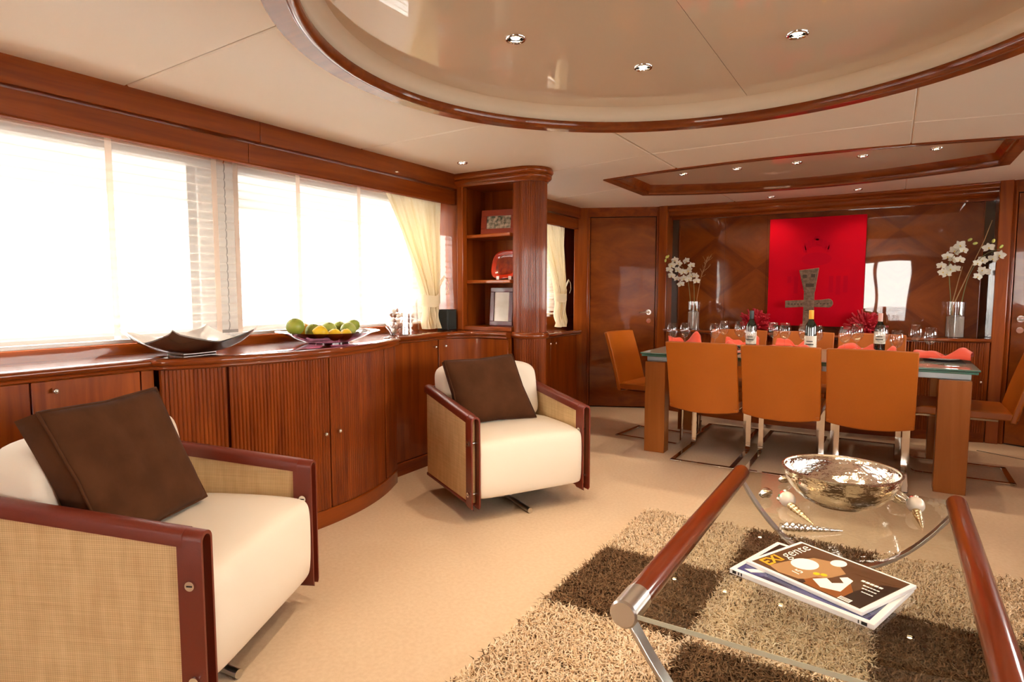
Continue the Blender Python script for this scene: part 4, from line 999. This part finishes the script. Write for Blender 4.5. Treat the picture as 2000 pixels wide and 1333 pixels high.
def cover_text(body, size, u, v, m, shear=0., bold=0., nm='title'):
    me = text_mesh(body, size, .0003, shear, bold); me.materials.clear(); me.materials.append(m)
    o = bpy.data.objects.new(nm, me); C.objects.link(o); p = pt1(u, v, .0012)
    R = Matrix(((ux.x, vx.x, 0, p[0]), (ux.y, vx.y, 0, p[1]), (0, 0, 1, p[2]), (0, 0, 0, 1)))
    for vv in me.vertices: vv.co = R @ vv.co
    o.parent = mg1; o.matrix_parent_inverse = world_m(mg1).inverted(); return o
cover_text('EXI', .048, .165, .10, m_ink_y, .12, .0012)
cover_text('gente', .050, .165, .43, m_ink_w, .30, -.0004)
cover_text('15', .030, .40, .16, m_ink_w, .1, 0, 'issue_number')

# ------------------------------------------------------------------ dining table
dt = thing('dining_table', 'long dining table with a green-edged glass top and four orange wood legs', 'dining table', (-.58, 4.98, 0))
build('glass_top', G().box(-1.615, .462, 4.475, 5.475, .745, .757, 0), [m_gtop], dt, bevel=.001)
build('glass_rim', G().box(-1.6165, .4635, 4.4735, 5.4765, .7455, .7545), m_green, dt)
build('lower_glass_leaf', G().box(-1.608, .455, 4.482, 5.468, .728, .742), m_green, dt, bevel=.001)
build('apron_frame', G().box(-1.575, .425, 4.515, 5.435, .690, .727), m_alu, dt, bevel=.003)
for x0, x1 in ((-1.57, -1.415), (.262, .425)):
    for y0, y1 in ((4.45+.06, 4.56+.06), (5.33, 5.44)):
        build('leg', G().box(x0, x1, y0-.05 if y0 < 5 else y0, y1-.05 if y0 < 5 else y1, 0, .690), wleg, dt, bevel=.003)

# ------------------------------------------------------------------ dining chairs (local: x forward)
def make_chair(label, loc, rz):
    t = thing('dining_chair', label, 'chair', loc, rz, 'orange leather cantilever chairs around the dining table')
    for s in (-1, 1):
        y = s*.205
        pts = [(-.285, .007), (.235, .007)]+[(.235+.05*math.sin(a), .057-.05*math.cos(a)) for a in np.linspace(.2, PI/2, 6)]+[(.287, .36)]+[(.237+.05*math.cos(a), .36+.043*math.sin(a)) for a in np.linspace(.3, PI/2, 5)]+[(-.18, .403)]
        build('leg', G().strip(pts, .011, y-.017, y+.017), m_chrome, t, local=True, smooth=40)
    build('cross_bar', G().box(-.292, -.258, -.222, .222, .0015, .0125), m_chrome, t, local=True, bevel=.002)
    build('seat', G().prism([(-.285, .41), (.255, .41), (.272, .425), (.268, .455), (.22, .466), (-.24, .460)], -.235, .235, ax='y'), m_orange, t, local=True, bevel=.008)
    def side(s, off):
        def fn(u, v):
            y = (u-.5)*.475; z = .372+.505*v; c = (2*u-1)**2
            zz = z+.022*c*(1-v)-.004*c*v+.006*(1-c)*v*0
            x = -.268-.105*v-.03*v*v+.035*c-off
            return (x, y, zz)
        return fn
    g = G(); n, m_ = 16, 12; g.grid(side(0, 0), n, m_); g.grid(side(0, .034), n, m_)
    k = (n+1)*(m_+1); bd = [i for i in range(n)]+[n+(n+1)*j for j in range(m_)]+[k-1-i for i in range(n)]+[(n+1)*(m_-j) for j in range(m_)]
    for i in range(len(bd)): a, b = bd[i], bd[(i+1) % len(bd)]; g.f.append([a, b, b+k, a+k]); g.m.append(0)
    build('backrest', g, m_orange, t, local=True, smooth=50, bevel=.007)
    return t
first = make_chair('orange leather dining chair, leftmost of the near row with its back to us', (-1.092, 4.575, 0), PI/2)
for x, y, rz, lab in ((-.592, 4.575, PI/2, 'orange leather dining chair, middle of the near row with its back to us'), (-.088, 4.575, PI/2, 'orange leather dining chair, rightmost of the near row with its back to us'),
                      (-1.155, 5.37, -PI/2, 'orange leather dining chair, left one on the far side of the table'), (-.630, 5.37, -PI/2, 'orange leather dining chair, middle one on the far side of the table'), (-.125, 5.37, -PI/2, 'orange leather dining chair, right one on the far side of the table'),
                      (-1.632, 4.99, -.10, 'orange leather dining chair alone at the left end of the table, before the door'), (.425, 5.075, PI, 'orange leather dining chair alone at the right end of the table')):
    dup(first, (x, y, 0), rz, lab)
# ------------------------------------------------------------------ table settings
ZD = .757
seats = [(-1.10, 4.70, 0, 'at the near left place of the dining table'), (-.60, 4.70, 0, 'at the near middle place of the dining table'), (-.09, 4.70, 0, 'at the near right place of the dining table'),
         (-1.04, 5.34, PI, 'at the far left place of the dining table'), (-.63, 5.34, PI, 'at the far middle place of the dining table'), (-.19, 5.34, PI, 'at the far right place of the dining table'),
         (-1.46, 5.13, -PI/2, 'at the left end place of the dining table'), (.31, 4.98, PI/2, 'at the right end place of the dining table')]
def make_nap(seed):
    # a square napkin pinched in the middle: two stiff wings rise left and right
    r = np.random.default_rng(seed); p1, p2, p3 = r.uniform(0, 6, 3); hl, hr = r.uniform(.05, .085), r.uniform(.06, .095)
    def fn(u, v):
        a = u*2-1; w = (.035+.075*abs(a)**.8); y = (v-.5)*2*w
        ridge = 1-abs(2*v-1)**1.3
        z = .012+(hr if a > 0 else hl)*abs(a)**.75*ridge*(1-.35*max(0, abs(a)-.8)/.2)+.012*math.sin(7*a+p1)*ridge+.006*math.sin(11*v+p2)
        return (a*.125+.015*math.sin(3*v+p3), y+.012*math.sin(4*a+p2), max(.006, z))
    return fn
mat0 = nap0 = plate0 = None
for k, (x, y, rz, wh) in enumerate(seats):
    o = build('placemat', G().box(-.16, .16, -.11, .11, 0, .003), m_mat, bevel=.001) if k == 0 else mat0.copy()
    if k == 0: mat0 = o
    else: C.objects.link(o)
    o.location = (x, y, ZD); o.rotation_euler = (0, 0, rz); tag(o, 'dark rectangular placemat '+wh, 'placemat', 'dark placemats')
    if k == 0:
        plate0 = build('plate', G().lathe([(.001, .004), (.07, .003), (.08, .006), (.125, .018), (.127, .020), (.122, .021), (.078, .010), (.001, .008)], 40), m_china, smooth=60); o = plate0
    else: o = plate0.copy(); C.objects.link(o)
    o.location = (x, y, ZD+.003); o.rotation_euler = (0, 0, 0); tag(o, 'white china plate under a folded napkin '+wh, 'plate', 'white dinner plates')
    g = G().grid(make_nap(k), 26, 10)
    big = 1.25 if k == 7 else 1.05
    g.v = [(a*big, b*big, c*(1.15 if k in (6, 7) else 1.0)+.004) for a, b, c in g.v]
    o = build('napkin', g, m_nap, smooth=180, recalc=False); o.location = (x, y, ZD+.010); o.rotation_euler = (0, 0, [-.3, .4, .2, PI+.3, PI, PI-.2, .15, .0][k])
    md = o.modifiers.new('thickness', 'SOLIDIFY'); md.thickness = .002; tag(o, 'folded coral red napkin '+wh, 'napkin', 'coral napkins')
for k, (x, y, l) in enumerate(((.19, 4.60, 'steel fork'), (.25, 4.565, 'steel knife'))):
    t = thing('fork' if k == 0 else 'knife', l+' beside the plate at the right end of the dining table', 'cutlery', (x, y, ZD+.003), .08)
    build('handle', G().strip([(-.10, .003), (-.03, .004), (.03, .007)], .003, -.006, .006), m_chrome, t, local=True, bevel=.001)
    if k == 0:
        g = G().strip([(.03, .007), (.055, .004), (.07, .004)], .002, -.011, .011)
        for q in range(4): g.strip([(.07, .004), (.105, .010)], .002, -.011+.0063*q, -.0075+.0063*q)
        build('tines', g, m_chrome, t, local=True)
    else: build('blade', G().prism([(.03, -.006), (.11, -.007), (.125, .002), (.11, .009), (.03, .007)], .004, .006), m_chrome, t, local=True)
# wine glasses: one built, the others copied
gl = thing('wine_glass', 'x', 'wine glass', (0, 0, 0))
bowl = [(.004, .088), (.016, .092), (.030, .105), (.0405, .128), (.043, .146), (.040, .172), (.0335, .208)]
build('bowl', G().lathe(bowl+[(r-.0012, z+.0012*(i == 6)) for i, (r, z) in reversed(list(enumerate(bowl)))][0:0]+[(.0322, .2085)]+[(max(.0008, r-.0013), z+.001) for r, z in bowl[::-1][1:]], 24), m_fglass, gl, local=True, smooth=60)
build('stem', G().lathe([(.0035, .006), (.0032, .05), (.005, .09)], 10), m_fglass, gl, local=True, smooth=60)
build('foot', G().lathe([(.0, .0), (.036, .0), (.036, .0015), (.012, .004), (.0035, .008)], 24), m_fglass, gl, local=True, smooth=60)
# (x, y, scale, label)
GL = [(-1.50, 4.89, 1., 'first wine glass from the left on the dining table'), (-1.425, 4.99, 1., 'second wine glass from the left on the dining table'), (-1.19, 5.00, 1., 'third wine glass from the left, partly behind the fourth'),
      (-1.20, 5.36, 1.03, 'fourth wine glass from the left, taller and further back'), (-1.02, 5.12, 1.08, 'fifth wine glass from the left, beside the bottle with black capsule'), (-.885, 4.80, .99, 'wine glass in front of the bottle with the black capsule'),
      (-.795, 5.27, 1.03, 'wine glass left of the pair behind the middle near chair'), (-.69, 5.12, 1.06, 'wine glass right of the pair behind the middle near chair'), (-.562, 5.18, 1.02, 'wine glass left of the bottle with the yellow capsule'),
      (-.463, 5.08, 1.01, 'wine glass right of the bottle with the yellow capsule'), (-.276, 5.04, 1.01, 'wine glass left of the pair behind the right near chair'), (-.206, 5.15, 1.08, 'wine glass right of the pair behind the right near chair'),
      (-.051, 5.11, 1.06, 'wine glass in front of the bottle with the pink capsule'), (.0395, 4.80, .99, 'low wine glass right of the bottle with the pink capsule'), (.162, 5.38, 1.06, 'second wine glass from the right on the dining table'), (.241, 5.20, 1.01, 'rightmost wine glass on the dining table')]
for k, (x, y, s, lab) in enumerate(GL):
    if k == 0: gl.location = (x, y, ZD); gl['label'] = lab; gl['group'] = 'wine glasses on the dining table'; gl.scale = (s, s, s)
    else: dup(gl, (x, y, ZD), 0, lab, 'wine glasses on the dining table', scale=(s, s, s))
# wine bottles
def bottle(label, x, y, cap, lab_h, sc=1.):
    t = thing('wine_bottle', label, 'bottle', (x, y, ZD)); t.scale = (sc, sc, sc)
    build('glass_body', G().lathe([(0, .004), (.030, .0), (.037, .004), (.037, .185), (.034, .205), (.020, .228), (.0145, .245), (.0145, .300), (.0, .300)], 28), m_bottle, t, local=True, smooth=50)
    build('capsule', G().lathe([(.0150, .243), (.0155, .246), (.0155, .303), (.0, .304)], 20), cap, t, local=True, smooth=50)
    build('label', G().lathe([(.0374, lab_h), (.0377, lab_h+.002), (.0377, lab_h+.088), (.0374, lab_h+.09)], 20, a0=-PI*.95, a1=-PI*.02), m_label, t, local=True, recalc=False)
    build('label_print', G().lathe([(.0379, lab_h+.028), (.0379, lab_h+.036)], 12, a0=-PI*.75, a1=-PI*.3).lathe([(.0379, lab_h+.05), (.0379, lab_h+.056)], 12, a0=-PI*.7, a1=-PI*.35), m_ink_k, t, local=True, recalc=False)
    return t
bottle('dark wine bottle with a black capsule, left on the dining table', -.905, 4.95, m_capd, .06, 1.04)
bottle('dark wine bottle with a yellow capsule, before the stone cross', -.493, 4.95, m_capy, .04, 1.075)
bottle('dark wine bottle with a pink capsule, right of the painting', -.063, 5.24, m_capr, .08, 1.0)

# ------------------------------------------------------------------ sideboard along the front wall
sf = lambda x: 5.88+.22*((x-X0)/1.38)**2
pp = [(x, sf(x)) for x in np.linspace(-1.95, .68, 40)]
sd = thing('sideboard', 'low bow-fronted cherry sideboard with reeded doors along the front wall', 'sideboard', (X0, 6.1, 0))
build('top', G().prism(pp+[(.68, 6.27), (-1.95, 6.27)], .815, .845), wtop, sd, smooth=20)
build('bead_edge', G().sweep(pp[::1], [(-.01, .845), (.012, .845), (.020, .838), (.020, .826), (.010, .818), (-.01, .815)]), wtop, sd, smooth=60)
build('carcass', G().prism([(x, y+.05) for x, y in pp]+[(.68, 6.27), (-1.95, 6.27)], .08, .815), wv, sd, smooth=20)
build('plinth', G().prism([(x, y+.06) for x, y in pp]+[(.68, 6.27), (-1.95, 6.27)], 0, .08), wx, sd, smooth=20)
for a, b in zip(np.linspace(-1.93, .66, 6)[:-1], np.linspace(-1.93, .66, 6)[1:]):
    d = build('tambour_door', G().sweep(ribs([(x, sf(x)+.03) for x in np.linspace(a+.004, b-.004, 10)], .017, .005), [(0, .085), (0, .81), (-.018, .81), (-.018, .085)]), wrib, sd, smooth=50)
    knob(d, (b-.03, sf(b-.03)+.025, .5), (0, -1, 0))
ZS = .845
# painting
pa = thing('painting', 'large square red canvas with a darker red printed crown, on the front wall', 'painting', (-.61, 6.27, .90))
build('canvas', G().box(-1.007, -.213, 6.262, 6.315, .899, 1.897), m_red, pa, bevel=.004)
g = G()
cx, cz, yy = -.60, 1.585, 6.2612
for k in range(9):
    a = PI*(.1+.8*k/8); g.add([(cx+.10*math.cos(a)-.016, yy, cz+.075*math.sin(a)-.03), (cx+.10*math.cos(a)+.016, yy, cz+.075*math.sin(a)-.03), (cx+.115*math.cos(a)+.012, yy, cz+.085*math.sin(a)+.03), (cx+.115*math.cos(a)-.012, yy, cz+.085*math.sin(a)+.03)], [(0, 1, 2, 3)])
g.add([(cx+.125*math.cos(a), yy, cz-.07+.06*math.sin(a)) for a in np.linspace(0, 2*PI, 24)[:-1]], [tuple(range(23))])
g.add([(cx-.02, yy, cz+.10), (cx+.02, yy, cz+.10), (cx+.02, yy, cz+.14), (cx-.02, yy, cz+.14)], [(0, 1, 2, 3)])
for k in range(9):
    if k in (3, 4, 5): continue
    x = cx-.24+.058*k; h = [.06, .16, .12, .1, .1, .1, .15, .17, .15][k]; g.add([(x, yy, 1.36-h), (x+.035, yy, 1.36-h), (x+.035, yy, 1.36), (x, yy, 1.36)], [(0, 1, 2, 3)])
build('printed_emblem', g, m_redd, pa, smooth=None, recalc=False)
# carved cross on a stone foot
cr = thing('stone_cross', 'carved grey-brown stone cross figure standing before the red painting', 'sculpture', (-.635, 6.12, ZS))
build('foot', G().lathe([(.06, 0), (.075, .012), (.078, .03), (.06, .05), (.02, .055)], 24), m_stone, cr, local=True, smooth=60)
V = lambda pts, y0=-.018, y1=.018: G().prism(pts, y0, y1, ax='y')
build('shaft', V([(-.044, .05), (.044, .05), (.042, .37), (-.042, .37)]), m_stone, cr, local=True, bevel=.004)
build('head', V([(-.042, .37), (.046, .37), (.072, .585), (-.088, .565)]), m_stone, cr, local=True, bevel=.004)
build('arm', V([(-.195, .225), (-.04, .235), (-.04, .297), (-.195, .290)]), m_stone, cr, local=True, bevel=.004)
build('arm', V([(.04, .235), (.15, .232)]+[(.155+.04*math.cos(a), .27+.040*math.sin(a)) for a in np.linspace(-PI/2, PI/2, 8)]+[(.10, .300), (.04, .297)]), m_stone, cr, local=True, bevel=.004)
g = G()
for x0, x1, z0, z1 in ((-.055, -.022, .495, .525), (.012, .045, .50, .53), (-.030, .038, .415, .445), (-.030, .030, .20, .208)): g.box(x0, x1, -.0192, -.0175, z0, z1)
for k in range(5): g.box(-.17+.026*k, -.158+.026*k, -.0192, -.0175, .253, .266); 
for k in range(4): g.box(.065+.028*k, .076+.028*k, -.0192, -.0175, .26, .272)
build('carving_shade', g, pm('hollow_shade', (.06, .035, .022), .9), cr, local=True)  # raised dark plates; shade of the carved hollows put into their colour
# coral / red flower heads
for x, lab in ((-1.08, 'bushy red coral on the sideboard left of the painting'), (-.19, 'bushy red coral on the sideboard right of the painting')):
    g = G(); rs = random.Random(int(abs(x)*100))
    for k in range(240):
        a = rs.uniform(0, 2*PI); b = math.acos(rs.uniform(-.1, 1)); d = Vector((math.sin(b)*math.cos(a), .55*math.sin(b)*math.sin(a), math.cos(b))); p0 = d*.05+Vector((0, 0, .045)); ln = rs.uniform(.06, .105)
        e = Vector((rs.uniform(-1, 1), rs.uniform(-1, 1), rs.uniform(-1, 1)))*.02
        p1 = p0+d*ln*.6+e; p2 = p0+d*ln+e*1.6; p2.z = max(p2.z, .006); p1.z = max(p1.z, .006)
        g.tube([p0, p1, p2], [.012, .012, .009], 5)
    g.ball((0, 0, .05), (.075, .045, .05), 10, 7)
    o = build('coral', g, m_coral, smooth=60); o.location = (x, 6.13, ZS); tag(o, lab, 'coral')
# vases with orchids
def vase(label, x, y, r, h, sand):
    t = thing('glass_vase', label, 'vase', (x, y, ZS))
    build('cylinder', G().lathe([(.0, .0), (r, .0), (r, h), (r-.004, h), (r-.004, .008), (.0, .008)], 36), m_fglass, t, local=True, smooth=50)
    build('sand_fill', G().lathe([(.0, .009), (r-.006, .009), (r-.006, sand), (r*.4, sand+.012), (.0, sand+.016)], 28), m_sand, t, local=True, smooth=60)
    return t
vase('clear cylinder vase with silver sand, left on the sideboard', -1.665, 6.11, .058, .275, .17)
vase('clear cylinder vase with silver sand, right on the sideboard', .445, 6.11, .066, .29, .17)
def blossom_mesh():
    g = G()
    for k, (a, L, w) in enumerate(((90, 1., .62), (210, .95, .55), (330, .95, .55), (20, 1.05, .95), (160, 1.05, .95))):
        a = math.radians(a)
        def fn(u, v, a=a, L=L, w=w, k=k):
            r = v*L; hw = w*.5*math.sin(PI*min(1, .12+.86*v))**.8*(2*u-1)
            d = -.18*v*v+.16*(2*u-1)**2*v+(.03 if k > 2 else 0)
            return (r*math.cos(a)-hw*math.sin(a), -d*.8-.0, r*math.sin(a)+hw*math.cos(a))
        g.grid(fn, 5, 5, 0)
    g.ball((0, -.10, -.08), (.13, .14, .17), 8, 6, 1); g.ball((0, -.05, .07), (.08, .09, .08), 8, 6, 0)
    me = bpy.data.meshes.new('blossom'); me.from_pydata(g.v, [], g.f); me.materials.append(m_petal); me.materials.append(m_yel); me.polygons.foreach_set('material_index', g.m); me.shade_smooth()
    return me
bl_me = blossom_mesh()
def orchid(label, base, sets, buds, group=None, sz=.039):
    t = thing('orchid', label, 'orchid', base)
    g = G()
    for pth in sets['stems']:
        pts = [Vector(p) for p in pth]; P = []
        for i in range(len(pts)-1):
            for j in range(5): 
                u = j/5; p0 = pts[max(i-1, 0)]; p1 = pts[i]; p2 = pts[i+1]; p3 = pts[min(i+2, len(pts)-1)]
                P.append(.5*((2*p1)+(p2-p0)*u+(2*p0-5*p1+4*p2-p3)*u*u+(3*p1-p0-3*p2+p3)*u**3))
        P.append(pts[-1]); g.tube(P, [.0036*(1-.5*i/len(P)) for i in range(len(P))], 6)
    build('stem', g, m_stem, t, smooth=60)
    for x, z in sets['blooms']:
        o = bpy.data.objects.new('blossom', bl_me); C.objects.link(o); o.parent = t; o.matrix_parent_inverse = world_m(t).inverted()
        s_ = sz*random.uniform(.9, 1.15); o.scale = (s_, s_, s_); o.location = (x, base[1]-.02+random.uniform(-.035, .03), z); o.rotation_euler = (random.uniform(-.35, .3), random.uniform(-.5, .5), random.uniform(-.35, .5))
    for x, z, rx in buds:
        build('bud', G().ball((0, 0, 0), (.011, .009, .017), 10, 7).xf(T(x, base[1]-.01, z) @ rot_m(ry=rx)), m_bud, t, smooth=180)
    return t
yL = 6.11
orchid('white orchid spray in the left vase, full head leaning left', (-1.69, yL, ZS+.012), dict(stems=[[(-1.69, yL, .86), (-1.70, yL, 1.12), (-1.735, yL, 1.36), (-1.80, yL-.01, 1.48), (-1.93, yL-.02, 1.55)]],
       blooms=[(-1.865, 1.53), (-1.81, 1.495), (-1.88, 1.475), (-1.92, 1.435), (-1.83, 1.43), (-1.885, 1.375), (-1.84, 1.345), (-1.795, 1.29)]), [(-1.945, 1.565, .4), (-1.955, 1.53, .2), (-1.93, 1.57, .6)])
orchid('white orchid spray in the left vase, right hand head', (-1.65, yL+.01, ZS+.012), dict(stems=[[(-1.65, yL+.01, .86), (-1.66, yL, 1.1), (-1.67, yL, 1.3), (-1.70, yL, 1.42), (-1.76, yL-.02, 1.52)]],
       blooms=[(-1.745, 1.52), (-1.70, 1.475), (-1.72, 1.42), (-1.765, 1.41), (-1.77, 1.345), (-1.715, 1.335), (-1.65, 1.37), (-1.635, 1.32), (-1.70, 1.37)]), [])
orchid('white orchid spray in the right vase, dense left head', (.42, yL, ZS+.012), dict(stems=[[(.42, yL, .86), (.41, yL, 1.12), (.39, yL, 1.33), (.385, yL, 1.45), (.44, yL-.02, 1.56)]],
       blooms=[(.447, 1.585), (.417, 1.545), (.47, 1.545), (.37, 1.50), (.405, 1.475), (.45, 1.47), (.33, 1.425), (.345, 1.375), (.395, 1.40), (.43, 1.40), (.37, 1.36)]), [(.51, 1.63, 1.0), (.545, 1.60, 1.3)])
orchid('white orchid spray in the right vase, loose right head', (.47, yL+.01, ZS+.012), dict(stems=[[(.47, yL+.01, .86), (.48, yL, 1.12), (.52, yL, 1.35), (.60, yL, 1.50), (.70, yL-.02, 1.55)]],
       blooms=[(.63, 1.56), (.70, 1.50), (.665, 1.475), (.60, 1.465), (.565, 1.44), (.60, 1.385), (.57, 1.335), (.62, 1.37)]), [(.66, 1.615, .3), (.71, 1.57, .8)])
for lab, pts, r in (('thin dried twig branching right from the left vase', [(-1.64, yL+.02, .87), (-1.635, yL, 1.15), (-1.60, yL, 1.36), (-1.56, yL, 1.47), (-1.545, yL, 1.56)], .0022),
                    ('long pale dried stick rising right from the right vase', [(.415, yL-.02, .87), (.43, yL-.02, 1.12), (.53, yL-.02, 1.42), (.60, yL-.02, 1.62), (.642, yL-.02, 1.775)], .0042),
                    ('short pale dried stick in the right vase', [(.43, yL+.02, .87), (.42, yL+.02, 1.12), (.455, yL+.02, 1.32), (.475, yL+.02, 1.42)], .0038)):
    g = G().tube(pts, [r, r, r*.8, r*.7, r*.5][:len(pts)], 6)
    if r < .003:
        rs = random.Random(5)
        for k in range(16):
            p = Vector(pts[2]).lerp(Vector(pts[-1]), rs.random()); q = p+Vector((rs.uniform(-.03, .08), rs.uniform(-.02, .02), rs.uniform(.0, .09))); g.tube([p, (p+q)/2+Vector((.01, 0, 0)), q], [.0016, .0012, .0008], 4)
    o = build('dried_twig', g, m_twig, smooth=60); tag(o, lab, 'twig')
